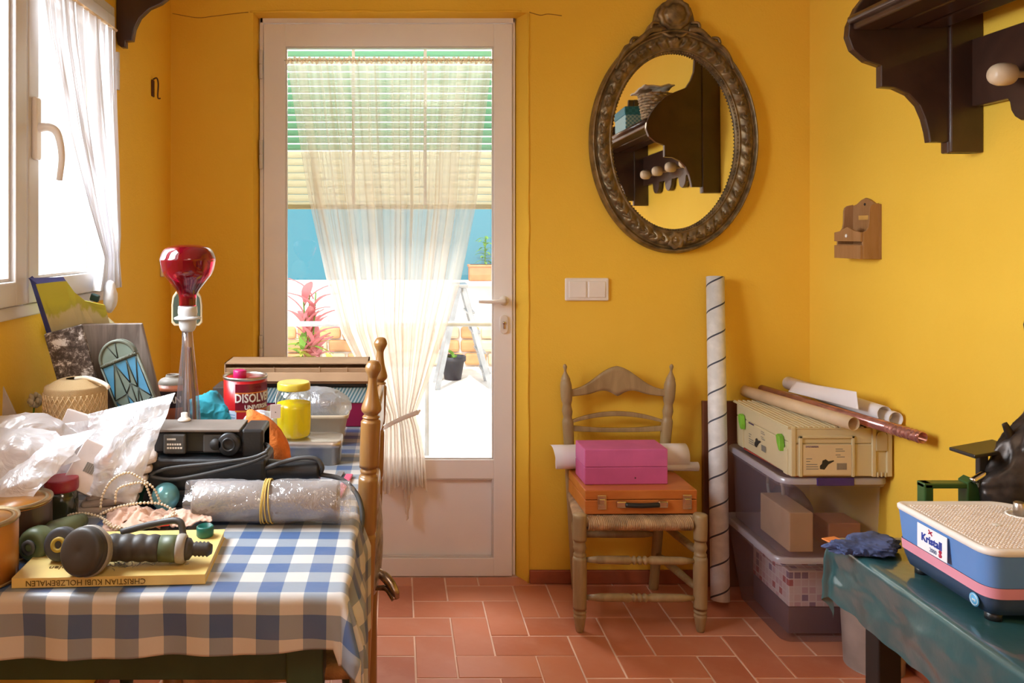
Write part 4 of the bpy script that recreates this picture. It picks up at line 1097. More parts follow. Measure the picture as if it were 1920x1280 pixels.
# --- twine reel
tr = thing('twine_reel', 'large reel of straw coloured twine standing on the table', 'twine', (-.689, 1.712, ZT)); tr.scale = (.95, .95, 1.07)
def twinemat():
    m, nt, N, L, bs = newmat('straw_twine'); v = coords(N, L, 'UV', (1, 1, 1))
    w = N.new('ShaderNodeTexWave'); w.inputs['Scale'].default_value = 26; w.inputs['Distortion'].default_value = 1.5; w.bands_direction = 'DIAGONAL'; L.new(v, w.inputs[0])
    L.new(ramp(N, L, w.outputs[0], [(.1, (.52, .33, .14, 1)), (.7, (.84, .62, .34, 1))]), bs.inputs['Base Color']); bs.inputs['Roughness'].default_value = .8; bump(N, L, bs, w.outputs[0], .6, .003); return m
M_twine = twinemat()
tp = prof([(.058, 0), (.066, .006), (.067, .10), (.066, .185), (.058, .196), (.035, .207), (.02, .208)], 5)
mb = MB(); n = len(tp)
mb.grid(lambda u, v: Vector((tp[int(v*(n-1)+.5)][0]*cos(2*pi*u), tp[int(v*(n-1)+.5)][0]*sin(2*pi*u), tp[int(v*(n-1)+.5)][1])), 48, n-1, uvs=lambda u, v: (u*4, v*2)); mb.build('wound_body', M_twine, tr)
mb = MB()
for k in range(34):
    ph = 2*pi*k/34
    for d in (1, -1): mb.tube([(.0678*cos(ph+d*1.6*t), .0678*sin(ph+d*1.6*t), .012+.17*t) for t in [i/14 for i in range(15)]], .0011, 4, smooth=0)
o = mb.build('winding', mat('straw_strand', (.80, .58, .32, 1), .85), tr); o['kind'] = 'stuff'
mb = MB(); mb.tube([(.0, .0, .207), (.03, -.01, .210), (.065, -.03, .206), (.085, -.04, .200), (.090, -.04, .194)], .0045, 6); mb.build('loose_end', mat('pale_strand', (.80, .68, .52, 1), .85), tr)

# --- boards and panels leaning on the left wall
def slab(name, pts, th, m, label=None, cat=None, parent=None, sub=1):
    P = [Vector(p) for p in pts]; nrm = (P[1]-P[0]).cross(P[3]-P[0]).normalized()
    if nrm.y < 0: nrm = -nrm
    c_ = P[3].copy(); V = [p-c_ for p in P]+[p+nrm*th-c_ for p in P]
    mb = MB(); mb.add(V, [(0, 1, 2, 3), (7, 6, 5, 4), (0, 4, 5, 1), (1, 5, 6, 2), (2, 6, 7, 3), (3, 7, 4, 0)], smooth=False)
    o = mb.build(name, m, parent, c_)
    b = o.modifiers.new('edge', 'BEVEL'); b.width = .002; b.segments = 2
    if label: tag(o, label, cat)
    return o
M_pic = None
def picmat():
    m, nt, N, L, bs = newmat('yellow_landscape_print'); v = coords(N, L, 'Generated')
    sp = N.new('ShaderNodeSeparateXYZ'); L.new(v, sp.inputs[0])
    h = mth(N, L, 'ADD', sp.outputs[2], mth(N, L, 'MULTIPLY', noi(N, L, v, 5, 5), .22))
    L.new(ramp(N, L, h, [(.80, (.28, .31, .16, 1)), (.86, (.68, .62, .38, 1)), (.94, (.66, .60, .32, 1)), (.955, (.50, .50, .06, 1)), (1, (.58, .56, .05, 1))]), bs.inputs['Base Color']); bs.inputs['Roughness'].default_value = .45; return m
def slabn(name, pts, th, m, parent=None):
    P = [Vector(p) for p in pts]; n = len(P); nrm = (P[1]-P[0]).cross(P[-1]-P[0]).normalized()
    if nrm.y < 0: nrm = -nrm
    c_ = P[-1].copy() if parent is None else parent.location
    V = [p-c_ for p in P]+[p+nrm*th-c_ for p in P]
    mb = MB(); mb.add(V, [tuple(range(n)), tuple(range(2*n-1, n-1, -1))]+[(i, i+n, (i+1) % n+n, (i+1) % n) for i in range(n)], smooth=False)
    return mb.build(name, m, parent, None if parent is not None else c_)
cv = slabn('picture_board', [at(66, 533, 1.755), at(124, 526, 1.80), at(140, 548, 1.815), at(160, 564, 1.84), at(197, 572, 1.865), at(203, 596, 1.885), at(275, 872, 2.04), at(178, 872, 1.985)], .003, picmat())
tag(cv, 'tilted yellow green landscape print with a blue edge below the window', 'picture')
slabn('blue_edge', [at(55, 521, 1.750), at(66, 533, 1.754), at(178, 872, 1.983), at(164, 872, 1.977)], .010, mat('cobalt_edge', (.04, .06, .28, 1), .4), cv)
slabn('blue_top_strip', [at(55, 521, 1.750), at(119, 519, 1.795), at(124, 527, 1.80), at(66, 534, 1.756)], .010, mat('cobalt_strip', (.10, .14, .5, 1), .4), cv)
mb = MB(); c0 = at(155, 600, 1.915)
o = patch([at(150, 600, 1.90), at(185, 578, 1.905), at(222, 612, 1.91), at(165, 640, 1.90)], 16, 16, .012, 4, .003, 20, (0, -1, 0)).build('tracing_film', sheer('greenish_film', (.62, .70, .55, 1), .55, .4, gloss=.15), None); tag(o, 'translucent pale green film tucked behind the grey boards', 'film')
def speck():
    m, nt, N, L, bs = newmat('speckled_panel'); v = coords(N, L)
    n = noi(N, L, v, 42, 7, .8, .3); L.new(ramp(N, L, n, [(.44, (.06, .045, .04, 1)), (.53, (.22, .18, .16, 1)), (.58, (.85, .83, .83, 1))]), bs.inputs['Base Color'])
    bs.inputs['Roughness'].default_value = .7; bump(N, L, bs, n, .5, .004); return m
slab('speckled_panel', [at(82, 627, 1.775), at(152, 609, 1.79), at(226, 868, 1.81), at(152, 872, 1.80)], .016, speck(), 'brown panel speckled with white paint leaning behind the twine reel', 'board')
slab('wooden_board', [at(148, 608, 1.835), at(265, 607, 1.85), at(330, 868, 1.87), at(222, 868, 1.85)], .018, M_oldw, 'weathered grey wooden board leaning behind the stained glass panel', 'board')
o = MB().box((0, 0, 0), (.014, .02, .05), .002).build('wood_block', mat('slate_green_paint', (.10, .13, .12, 1), .6), None, (WL+.002, 1.90, H-(640-CY)*1.9/F)); o.rotation_euler = (0, radians(12), 0)
tag(o, 'small grey green wood strip wedged between window sill and speckled panel', 'wood strip')
# stained glass panel
p0 = at(299, 868, 1.78); ph_ = radians(-22)
sg = thing('stained_glass_panel', 'arched blue and green stained glass panel leaning on the grey board', 'stained glass', p0, (radians(-3), ph_, radians(4)))
HW, RH = .039, .243
M_lead = mat('dark_leading', (.045, .055, .045, 1), .45, .4); M_gf = mat('grey_green_frame', (.16, .18, .14, 1), .55)
M_gb = mat('sky_blue_glass', (.10, .36, .60, 1), .15, coat=.5, vary=.1); M_gg = mat('grey_green_glass', (.22, .30, .26, 1), .15, coat=.5, vary=.15)
arch = [(-HW, RH+.006)] + [(HW*cos(pi-pi*k/16), RH+.006+.040*sin(pi*k/16)) for k in range(1, 16)] + [(HW, RH+.006)]
mb = MB(); FX = Matrix(((1, 0, 0, 0), (0, 0, 1, 0), (0, 1, 0, 0), (0, 0, 0, 1)))
mb.prism([(-HW-.004, -.004), (HW+.004, -.004), (HW+.004, RH+.004), (-HW-.004, RH+.004)], .002, .012, FX); mb.prism([(x*1.1, z) for x, z in arch[:1]]+[(x*1.1, z+.004) for x, z in arch[1:-1]]+[(x*1.1, z) for x, z in arch[-1:]], .002, .012, FX); mb.build('backing', M_gf, sg)
G = {}
pts = dict(a=(-HW, RH), b=(-.012, RH), c=(.016, RH), d=(HW, RH), e=(-HW, .0), f=(HW, .0), g=(-.010, .17), h=(.006, .19), i=(.018, .175), j=(HW, .145), k=(-.014, .125), l=(.004, .130), m=(.016, .135), n=(-HW, .165),
           o=(-.022, .10), p=(-.006, .088), q=(.010, .095), r=(.024, .105), s=(HW, .095), t=(-HW, .075), w=(-.012, .05), x=(.012, .05), y=(-.012, 0), z=(.014, 0))
panes = [('abn', 1), ('bgn', 0), ('nka', 1), ('bch', 1), ('bhg', 0), ('cih', 0), ('cdi', 1), ('dji', 1), ('nkt', 1), ('ngk', 0), ('ghl', 0), ('glk', 1), ('hil', 0), ('iml', 0), ('ijm', 0), ('jrm', 1), ('jsr', 0), ('kot', 0), ('klo', 1), ('lpo', 0), ('lmq', 1), ('lqp', 0), ('mrq', 0),
         ('otw', 1), ('opw', 0), ('pqx', 0), ('pxw', 1), ('qrx', 0), ('rsx', 1), ('twe', 0), ('wye', 1), ('wxz', 0), ('wzy', 0), ('xsf', 1), ('xfz', 0)]
panes = [p for p in panes if p[0] not in ('nka',)]
seen = set()
for tri, blue in panes:
    P = [Vector((pts[c][0], pts[c][1], 0)) for c in tri]; cc = sum(P, Vector())/3
    area = abs((P[1]-P[0]).cross(P[2]-P[0]).z)/2
    if area < 1e-5: continue
    mb = MB(); mb.prism([tuple((p+(cc-p)*.03).xy) for p in P], -.0015, .002, FX); mb.build('glass_pane', M_gb if blue else M_gg, sg)
    for i in range(3):
        k = tuple(sorted((tri[i], tri[(i+1) % 3])))
        if k in seen: continue
        seen.add(k)
mb = MB()
for k in seen: mb.tube([(*pts[k[0]][:1], -.002, pts[k[0]][1]), (pts[k[1]][0], -.002, pts[k[1]][1])], .0013, 5, smooth=1)
mb.build('leading', M_lead, sg)
for (s0, s1) in ((0, 6), (6, 9), (9, 16)):
    poly = [(x*.90, z) for x, z in arch[s0:s1+1]] + [(0, RH+.006)]; mb = MB(); mb.prism(poly, -.0015, .002, FX); mb.build('glass_pane', M_gg, sg)
mb = MB(); mb.tube([(x, -.001, z) for x, z in arch], .0038, 7, smooth=2); mb.tube([(-HW-.002, -.001, RH+.004), (HW+.002, -.001, RH+.004)], .0045, 7, smooth=1)
for i in range(11): mb.sphere((-HW+.0078*i, -.004, RH+.004), .0028, 8, 5)
mb.tube([(-HW-.002, 0, 0), (-HW-.002, 0, RH)], .003, 6, smooth=1); mb.tube([(HW+.002, 0, 0), (HW+.002, 0, RH)], .003, 6, smooth=1); mb.build('rim', M_gf, sg)
mb = MB()
for k in (6, 9): mb.tube([(arch[k][0]*.9, -.002, arch[k][1]), (0, -.002, RH+.006)], .0012, 5, smooth=1)
mb.build('leading', M_lead, sg)

# --- lamp: red bulb on a bottle
LY = 1.85; lc = at(352, 700, LY); lc.z = ZT
lm = thing('bulb_lamp', 'red heat bulb in a white socket on a tall clear glass stand', 'lamp', lc)
def lz(py): return H-(py-CY)*LY/F-ZT
mb = MB(); mb.lathe(prof([(.0004, lz(458)), (.028, lz(459)), (.052, lz(466)), (.062, lz(482)), (.0625, lz(490)), (.056, lz(512)), (.040, lz(530)), (.026, lz(545)), (.0205, lz(556)), (.0195, lz(574))], 5)[::-1], 48)
m, nt, N, L, bs = newmat('ruby_bulb_glass'); bs.inputs['Base Color'].default_value = (.50, .004, .02, 1); bs.inputs['Roughness'].default_value = .06; bs.inputs['Transmission Weight'].default_value = .75; bs.inputs['Coat Weight'].default_value = .8
v = coords(N, L); L.new(ramp(N, L, noi(N, L, v, 18, 2), [(.3, (.22, .002, .012, 1)), (.7, (.40, .004, .022, 1))]), bs.inputs['Base Color'])
mb.build('bulb', m, lm)
mb = MB(); mb.lathe([(.016, lz(600)), (.0215, lz(596)), (.0215, lz(588)), (.0225, lz(586)), (.0215, lz(578)), (.0215, lz(574)), (.018, lz(573))], 32)
mb.lathe([(.018, lz(600)), (.030, lz(598)), (.031, lz(595)), (.022, lz(592))], 32); mb.lathe(prof([(.006, lz(622)), (.014, lz(620)), (.019, lz(612)), (.020, lz(602)), (.020, lz(597))], 3), 32); mb.build('socket', mat('grey_white_porcelain', (.60, .60, .60, 1), .3), lm)
M_bott = glass('clear_bottle', (.80, .74, .76, 1), .12, .03, .08)
mb = MB(); mb.lathe(prof([(.030, 0), (.032, .004), (.032, .06), (.028, .12), (.020, .21), (.013, .28), (.010, lz(620)+.01)], 5), 32, cap=False); mb.build('glass_stand', M_bott, lm)
mb = MB(); mb.lathe(prof([(.004, .0), (.014, .002), (.012, .05), (.008, .16), (.005, lz(620))], 4), 8, T(-.004, 0, .002)); mb.build('inner_tube', M_chrome, lm)
mb = MB(); mb.tube([(.016, -.012, 0), (.020, -.014, .06), (.017, -.010, .15), (.006, -.004, .27)], .0042, 8); mb.build('lamp_cord', mat('maroon_cord', (.08, .01, .02, 1), .4), lm)
# paddle behind
pd = thing('hand_paddle', 'dark green paddle with a cream rim standing behind the red bulb', 'paddle', at(350, 575, 1.93)+Vector((0, 0, -.0)))
def pdl(s_): return [(s_*x, s_*z) for x, z in [(-.030, -.046), (.030, -.046), (.037, -.038), (.037, .005), (.034, .025), (.022, .042), (0, .047), (-.022, .042), (-.034, .025), (-.037, .005), (-.037, -.038)]]
mb = MB(); mb.prism(pdl(1.0), 0, .006, FX, bev=.0015); mb.build('rim', mat('cream_rim', (.72, .58, .36, 1), .5), pd)
mb = MB(); mb.prism(pdl(.88), -.001, .003, FX); mb.build('face', mat('dark_green_face', (.06, .08, .05, 1), .5), pd)
hl = at(350, 575, 1.93).z-ZT
mb = MB(); mb.box((-.012, 0, -hl), (.002, .006, -.044), .002); mb.build('paddle_handle', M_blackm, pd)

# --- solvent bottle behind the bag
tt = thing('spray_can', 'small can with a copper and black label behind the clear bag corner', 'can', (at(324, 0, 1.935).x, 1.935, ZT))
def cl(mb, r, z0, z1, a0, a1): mb.grid(lambda u, v: Vector((r*cos(a0+(a1-a0)*u), r*sin(a0+(a1-a0)*u), z0+(z1-z0)*v)), 32, 2)
zt2 = H-(708-CY)*1.92/F-ZT
mb = MB(); mb.lathe(prof([(.034, 0), (.036, .003), (.036, .158), (.034, .163)], 3), 36); mb.build('can_body', mat('copper_label', (.62, .20, .10, 1), .35, vary=.2, vscale=15), tt)
mb = MB(); cl(mb, .0364, .118, .157, pi, 2*pi); mb.build('black_band', mat('brown_black_print', (.04, .02, .02, 1), .4), tt)
mb = MB(); cl(mb, .0364, .0, .066, pi, 2*pi); mb.build('pale_band', mat('pale_pink_print', (.70, .45, .42, 1), .4), tt)
mb = MB(); mb.lathe(prof([(.034, .162), (.034, .174), (.028, .182), (.018, .186), (.016, .192), (.014, zt2)], 3), 32); mb.build('can_top', M_lg, tt)
text('TITAN', .021, M_inkw, tt, T(0, 0, .136), wrap=.0368, bold=.0006)
text('BEAST', .010, M_ink, tt, T(.0, 0, .052), wrap=.0368)
mb = MB(); 
for (z0, z1) in ((.044, .0448), (.0595, .0603)): cl(mb, .0368, z0, z1, 3*pi/2-.42, 3*pi/2+.66)
mb.build('label_outline', M_ink, tt)
# wire rings beside
wr_ = thing('wire_coil', 'loose coil of thin grey wire beside the glass lamp stand', 'wire', (at(384, 0, 1.84).x, 1.84, ZT))
mb = MB()
for k in range(4): mb.tube([(.020*cos(a)*(1-.1*k), .014*sin(a)+.003*k, .035+.030*sin(a+.6*k)+.004*k) for a in [2*pi*i/14 for i in range(15)]], .0012, 5, smooth=2)
mb.build('wire', M_chrome, wr_)
o = MB().lathe([(.013, 0), (.013, .003), (.008, .007), (.0065, .007), (.0065, .016), (.0004, .017)], 20).build('bottle_top', M_plastic_w, None, (at(347, 0, 1.64).x, 1.635, ZT+.1495)); tag(o, 'small white bottle cap on top of the black power tool', 'cap')

# --- cyan cloth, orange cloth
M_cyan = mat('cyan_cloth', (.03, .42, .55, 1), .8, vary=.15, bmp=.3)
c_ = at(402, 800, 2.0); o = crumple((c_.x-.008, 2.02, ZT+.058), (.056, .045, .066), 9, .34, 26, 6, ZT+.001).build('cyan_cloth', M_cyan, None); tag(o, 'crumpled cyan cloth between the lamp and the red can', 'cloth')
M_orange = mat('orange_cloth', (.75, .20, .03, 1), .85, vary=.2, vscale=30, bmp=.8, bscale=150)
oc = crumple((0, 0, 0), (.032, .03, .074), 4, .25, 22, 5); 
for p in oc.v: p.x += -.55*(p.z)*.45 - .02*(max(0, p.z)/.06)**2
c_ = at(503, 825, 1.74); o = oc.build('orange_cloth', M_orange, None, (c_.x+.008, 1.735, ZT+.072)); tag(o, 'orange cloth rag hanging beside the black power tool', 'cloth')

# --- red solvent can
rc = thing('solvent_can', 'red metal solvent can with a magenta cap and bold white lettering', 'can', (at(460, 0, 2.04).x, 2.04, ZT))
hR = H-(711-CY)*2.0/F-ZT; rR = .0545
M_redc = mat('red_enamel', (.50, .012, .015, 1), .28, vary=.04)
mb = MB(); mb.cyl(rR, .002, hR, 48); mb.build('can_body', M_redc, rc)
mb = MB(); mb.lathe([(rR-.004, hR-.002), (rR-.003, hR+.004), (rR+.001, hR+.005), (rR+.002, hR+.001), (rR, hR-.003)], 48, cap=False); mb.build('tin_rim', M_tin, rc)
mb = MB(); mb.cyl(rR-.003, hR-.004, hR-.001, 40); mb.build('tin_top', M_tin, rc)
mb = MB(); mb.lathe([(rR, 0), (rR+.0015, .001), (rR+.0015, .004), (rR, .006)], 48); mb.build('bottom_rim', M_tin, rc)
mb = MB(); mb.lathe([(.015, hR), (.0165, hR+.002), (.0165, hR+.019), (.014, hR+.021), (.0004, hR+.021)], 28, T(-.010, -.020, 0), fn=lambda r, z, a: r*(1+.02*cos(24*a))); mb.build('cap', mat('magenta_plastic', (.55, .015, .14, 1), .35), rc)
def band(z0, z1, c, nm, a0=3*pi/2-.28, a1=2*pi+.6, r=.0006):
    mb = MB(); cl(mb, rR+r, z0, z1, a0, a1); mb.build(nm, c, rc)
M_dr = mat('dark_red_print', (.20, .008, .02, 1), .3); M_or = mat('orange_stripe', (.75, .22, .03, 1), .4)
band(hR-.075, hR-.010, M_dr, 'dark_label'); band(hR-.034, hR-.031, M_or, 'orange_stripe', r=.0009); band(hR-.079, hR-.075, M_or, 'orange_stripe', r=.0009)
text('DISOLVENTE', .030, M_inkw, rc, T(0, 0, hR-.046) @ R(.95, 'Z'), wrap=rR+.0009, sx=.80, bold=.0006)
text('UNIVERSAL', .015, M_inkw, rc, T(0, 0, hR-.068) @ R(.80, 'Z'), wrap=rR+.0009, sx=.95, bold=.0004)
text('1000', .012, M_dr, rc, T(0, 0, hR-.020) @ R(.75, 'Z'), wrap=rR+.0009)
band(.034, .092, mat('pale_blue_label', (.62, .72, .85, 1), .4), 'info_label', 3*pi/2-.62, 3*pi/2-.22)
mb = MB(); cl(mb, rR+.001, .036, .050, 3*pi/2-.60, 3*pi/2-.24)
for z in (.060, .067, .074, .081): cl(mb, rR+.001, z, z+.0015, 3*pi/2-.58, 3*pi/2-.28)
mb.build('blue_text_lines', mat('blue_print', (.12, .25, .55, 1), .4), rc)

# --- boxes at the back
sb = thing('striped_box', 'magenta box with a blue striped lid at the back end of the table', 'box', (-.235, 2.265, ZT), (0, 0, 0))
zl = H-(755-CY)*2.21/F-ZT; z2 = H-(727-CY)*2.21/F-ZT
mb = MB(); mb.box((-.155, -.055, 0), (.150, .055, zl), .002); mb.build('box_body', mat('magenta_card', (.26, .004, .06, 1), .5, vary=.04), sb)
def stripes(name, c1, c2, per, rot):
    m, nt, N, L, bs = newmat(name); v = coords(N, L, 'Object', (1, 1, 1), rot)
    sp = N.new('ShaderNodeSeparateXYZ'); L.new(v, sp.inputs[0]); f = mth(N, L, 'LESS_THAN', mth(N, L, 'FRACT', mth(N, L, 'DIVIDE', sp.outputs[0], per)), .5)
    L.new(mixc(N, L, f, c1, c2), bs.inputs['Base Color']); bs.inputs['Roughness'].default_value = .5; return m
mb = MB(); mb.box((-.158, -.058, zl), (.153, .058, z2), .002); mb.build('lid', stripes('blue_stripes', (.10, .26, .34, 1), (.55, .66, .70, 1), .0085, (0, radians(-28), 0)), sb)
cb = thing('cardboard_box', 'flat cardboard box with open flaps lying across the back boxes', 'box', (-.28, 2.25, ZT+z2+.012))
bw, bd = .20, .085
mb = MB(); hb = .055
mb.box((-bw, -.002, 0), (bw, bd, .003)); mb.box((-bw, bd-.003, 0), (bw, bd, hb)); mb.box((-bw, -.03, 0), (-bw+.003, bd, hb)); mb.box((bw-.003, -.03, 0), (bw, bd, hb)); mb.box((-bw, -.03, hb-.003), (bw, bd, hb)); mb.build('carton', M_card, cb)
mb = MB(); mb.box((-bw+.008, -.040, .0), (bw, -.037, .046), .001, M=T(0, 0, .006) @ R(.18, 'X')); mb.build('front_flap', M_card, cb)
mb = MB(); mb.box((-bw+.008, -.062, -.012), (bw, -.059, .013), .001, M=R(-.35, 'X')); mb.build('lower_flap', M_card, cb)
mb = MB()
for x in (-.06, .065, .14): mb.box((x, -.0415, .006), (x+.0015, -.0405, .05), M=T(0, 0, .006) @ R(.18, 'X'))
mb.build('crease', mat('light_crease', (.66, .47, .30, 1), .8), cb)
o = MB().box((-.15, -.05, 0), (.15, .05, .010), .002).build('gap_shade_slab', M_black, None, (-.235, 2.265, ZT+z2+.0005)); tag(o, 'black slab added as shade in the gap under the cardboard box', 'folder')  # black slab stands in for the dark gap between the two boxes
gb = MB().box((-.06, -.05, 0), (.06, .05, z2-.002), .003).build('dark_box', mat('taupe_card', (.13, .105, .09, 1), .6), None, (-.455, 2.28, ZT)); tag(gb, 'dull brown box behind the red can under the cardboard box', 'box')

# --- cream tub with clear bag
tu = thing('plastic_tub', 'cream plastic tub filled with a clear plastic bag', 'tub', (-.232, 2.065, ZT))
M_cream = mat('cream_plastic', (.72, .62, .46, 1), .4, vary=.04)
def rrect(hx_, hy_, r, n=5):
    P = []
    for (sx, sy, a0) in ((1, 1, 0), (-1, 1, pi/2), (-1, -1, pi), (1, -1, 3*pi/2)):
        for k in range(n+1): a = a0+pi/2*k/n; P.append((sx*(hx_-r)+r*cos(a), sy*(hy_-r)+r*sin(a)))
    return P
def shell(levels, parent, name, m, close_bottom=True, solid=0):
    mb = MB(); V = []; Fc = []; n = len(levels[0][1])
    for z, P in levels: V += [(x, y, z) for x, y in P]
    for j in range(len(levels)-1):
        for k in range(n): k2 = (k+1) % n; Fc.append([j*n+k, j*n+k2, (j+1)*n+k2, (j+1)*n+k])
    if close_bottom: Fc.append(list(range(n))[::-1])
    mb.add(V, Fc); o = mb.build(name, m, parent, solid=solid); return o
shell([(0, rrect(.088, .050, .012)), (.0, rrect(.090, .052, .012)), (.068, rrect(.104, .060, .014)), (.069, rrect(.108, .064, .016)), (.078, rrect(.109, .065, .016))], tu, 'tub_body', M_cream, solid=.002)
M_clear = sheer('clear_wrap', (.82, .88, .97, 1), .58, .3, bscale=26, gloss=.45, rough=.12, bstr=.9)
o = crumple((0, 0, 0), (.085, .05, .048), 12, .16, 16, 6).build('clear_bag', M_clear, None, (-.205, 2.065, ZT+.088)); tag(o, 'crinkled clear plastic bag stuffed into the cream tub', 'bag')
o = crumple((0, 0, 0), (.055, .04, .028), 31, .18, 16, 5).build('grey_packet', mat('blue_grey_packet', (.22, .27, .36, 1), .5), None, (-.205, 2.068, ZT+.075)); tag(o, 'blue grey packet inside the clear bag in the tub', 'packet')
# --- tin with rounded corners and jar of yellow liquid
tn = thing('flat_tin', 'flat rounded silver tin under the jar of yellow liquid', 'tin', (-.205, 1.885, ZT))
shell([(0, rrect(.072, .046, .022, 8)), (.038, rrect(.073, .047, .022, 8)), (.0385, rrect(.0755, .0495, .024, 8)), (.052, rrect(.0755, .0495, .024, 8)), (.054, rrect(.070, .045, .020, 8)), (.054, rrect(.001, .001, .0005, 8))], tn, 'tin_body', mat('scuffed_tin', (.55, .51, .46, 1), .32, .75, vary=.15))
JX, JY, JZ = at(549, 0, 1.86).x, 1.878, ZT+.0555
jj = thing('glass_jar', 'glass jar of yellow liquid with a yellow lid and a tag', 'jar', (JX, JY, JZ))
M_liq2 = sheer('bright_yellow_liquid', (.92, .74, .02, 1), .93, .5, gloss=.06)
M_jar = glass('jar_glass', (.97, .98, .96, 1), .07, .02)
jp = prof([(.030, 0), (.036, .002), (.040, .010), (.041, .04), (.041, .088), (.039, .100), (.0335, .110), (.0325, .116)], 4)
mb = MB(); mb.lathe(jp, 40, cap=False); mb.build('jar_wall', M_jar, jj)
M_liq, nt, N, L, bs = newmat('yellow_liquid'); bs.inputs['Base Color'].default_value = (.80, .62, .01, 1); bs.inputs['Roughness'].default_value = .08; bs.inputs['Transmission Weight'].default_value = .35
v = coords(N, L); L.new(ramp(N, L, noi(N, L, v, 25, 2), [(.3, (.66, .50, .005, 1)), (.7, (.86, .72, .02, 1))]), bs.inputs['Base Color'])
mb = MB(); mb.lathe(prof([(.028, .003), (.034, .004), (.038, .012), (.0392, .04), (.0392, .080)], 4), 40); mb.build('liquid', M_liq2, jj)
mb = MB(); mb.lathe(prof([(.0365, .112), (.0385, .113), (.0385, .124), (.036, .129), (.030, .1285), (.0004, .127)], 3), 40, fn=lambda r, z, a: r*(1+(.01*cos(30*a) if z < .12 else 0))); mb.build('lid', mat('yellow_lid', (.72, .56, .06, 1), .3), jj)
mb = MB(); mb.box((-.012, -.0008, -.032), (.012, .0008, .0), .0004); tg = mb.build('tag', M_paper, jj, (-.036, -.042, .085), (0, .04, .35))
mb = MB(); mb.tube([(-.034, -.012, .112), (-.037, -.034, .098), (-.036, -.042, .085)], .0008, 4); mb.build('tag_string', M_inkw, jj)
mb = MB(); mb.cyl(.0012, 0, .0005, 8, T(0, -.0010, -.018) @ R(pi/2, 'X')); mb.build('tag_dot', M_ink, tg)
# clear wrap with blue print left of the jar
o = crumple((0, 0, 0), (.042, .026, .030), 17, .22, 18, 5).build('clear_wrapper', M_clear, None, (at(492, 0, 1.90).x, 1.88, ZT+.085)); tag(o, 'clear crinkled wrapper with blue print left of the yellow jar', 'wrapper')
o = crumple((0, 0, 0), (.022, .018, .022), 27, .2, 18, 4).build('blue_label', mat('blue_red_print', (.10, .14, .40, 1), .5, vary=.4, vscale=50), None, (at(486, 0, 1.90).x, 1.89, ZT+.075)); tag(o, 'crumpled blue label inside the wrapper left of the jar', 'label')
o = MB().lathe([(.030, 0), (.034, .05), (.036, .052), (.036, .058), (.033, .058)], 28).build('white_cup', M_plastic_w, None, (at(498, 0, 1.95).x, 1.975, ZT)); tag(o, 'white plastic cup standing behind the orange rag', 'cup')

# --- black power tool with cords
pt = thing('power_tool', 'black plastic corded power tool with a grey top lying on its side', 'power tool', (0, 0, 0))
ty0, ty1 = 1.565, 1.65; X0, X1 = at(285, 0, 1.565).x, at(493, 0, 1.565).x
z1_ = ZT+.148; z0_ = ZT+.098
mb = MB(); mb.box((X0, ty0+.010, z0_), (X1, ty1, z1_-.004), .006); mb.box((X1-.042, ty0, z0_-.006), (X1, ty1, z1_), .005); mb.build('housing', M_black, pt)
mb = MB(); mb.box((X0-.004, ty0-.002, z1_-.005), (X1-.045, ty1, z1_+.001), .002); mb.build('sole_plate', mat('dusty_grey_plate', (.20, .165, .14, 1), .55, .3), pt)
mb = MB(); mb.box((X0+.022, ty0-.002, z0_+.002), (X0+.066, ty0+.02, z1_-.008), .004); mb.build('side_cover', M_blackm, pt)
mb = MB(); mb.box((X1-.118, ty0+.002, z0_+.004), (X1-.06, ty0+.02, z1_-.010), .003); mb.build('side_cover', M_blackm, pt)
mb = MB(); mb.cyl(.023, 0, .018, 32, T(X1-.066, ty0+.012, z0_+.022) @ R(pi/2, 'X'), bev=.003); mb.lathe([(.014, .018), (.014, .021), (.010, .021), (.010, .018)], 24, T(X1-.066, ty0+.012, z0_+.022) @ R(pi/2, 'X'), cap=False); mb.build('round_clamp', M_black, pt)
mb = MB(); mb.cyl(.011, 0, .012, 24, T(X1-.092, ty0+.006, z0_+.022) @ R(pi/2, 'X')); mb.build('recess', M_ink, pt)
mb = MB()
for i, (w, dz) in enumerate(((.016, .030), (.026, .020), (.028, .013))):
    for k in range(6): mb.box((X0+.030+w/6*k*1.1, ty0-.0026, z0_+dz), (X0+.030+w/6*k*1.1+w/6*.8, ty0-.0021, z0_+dz+.0035))
mb.build('printed_lines', M_inkw, pt)
mb = MB(); X2 = at(268, 0, 1.565).x; mb.box((X2, ty0-.012, ZT+.030), (X1+.008, ty1+.01, z0_-.004), .010, seg=3); mb.box((X2-.004, ty0-.016, ZT), (X1+.012, ty1+.01, ZT+.034), .008, seg=3); mb.build('tool_base', M_black, pt)
mb = MB(); mb.box((X2+.020, ty0-.0168, ZT+.012), (X2+.075, ty0-.0160, ZT+.028)); mb.build('red_label', mat('dusty_red_label', (.40, .13, .09, 1), .5), pt)
mb = MB()
for k in range(4): mb.box((X2+.026+.011*k, ty0-.0172, ZT+.016), (X2+.035+.011*k, ty0-.0169, ZT+.022))
mb.build('label_print', M_ink, pt)
ha, hb_ = Vector((X1-.01, 1.585, ZT+.062)), at(600, 0, 1.575); hb_.z = ZT+.066
m4, ln = between(ha, hb_)
mb = MB(); mb.lathe(prof([(.024, -.01), (.023, .02), (.020, .05), (.021, ln-.01), (.018, ln)], 4), 24, m4); mb.build('grip', M_black, pt)
mb = MB(); yF = ty0-.022
mb.tube([at(502, 846, yF), at(470, 858, yF), at(400, 868, yF), at(325, 876, yF), at(290, 885, yF)], .0034, 7)
mb.tube([at(502, 852, yF), at(470, 866, yF), at(410, 882, yF), at(330, 898, yF), at(285, 893, yF), at(290, 885, yF)], .0038, 7)
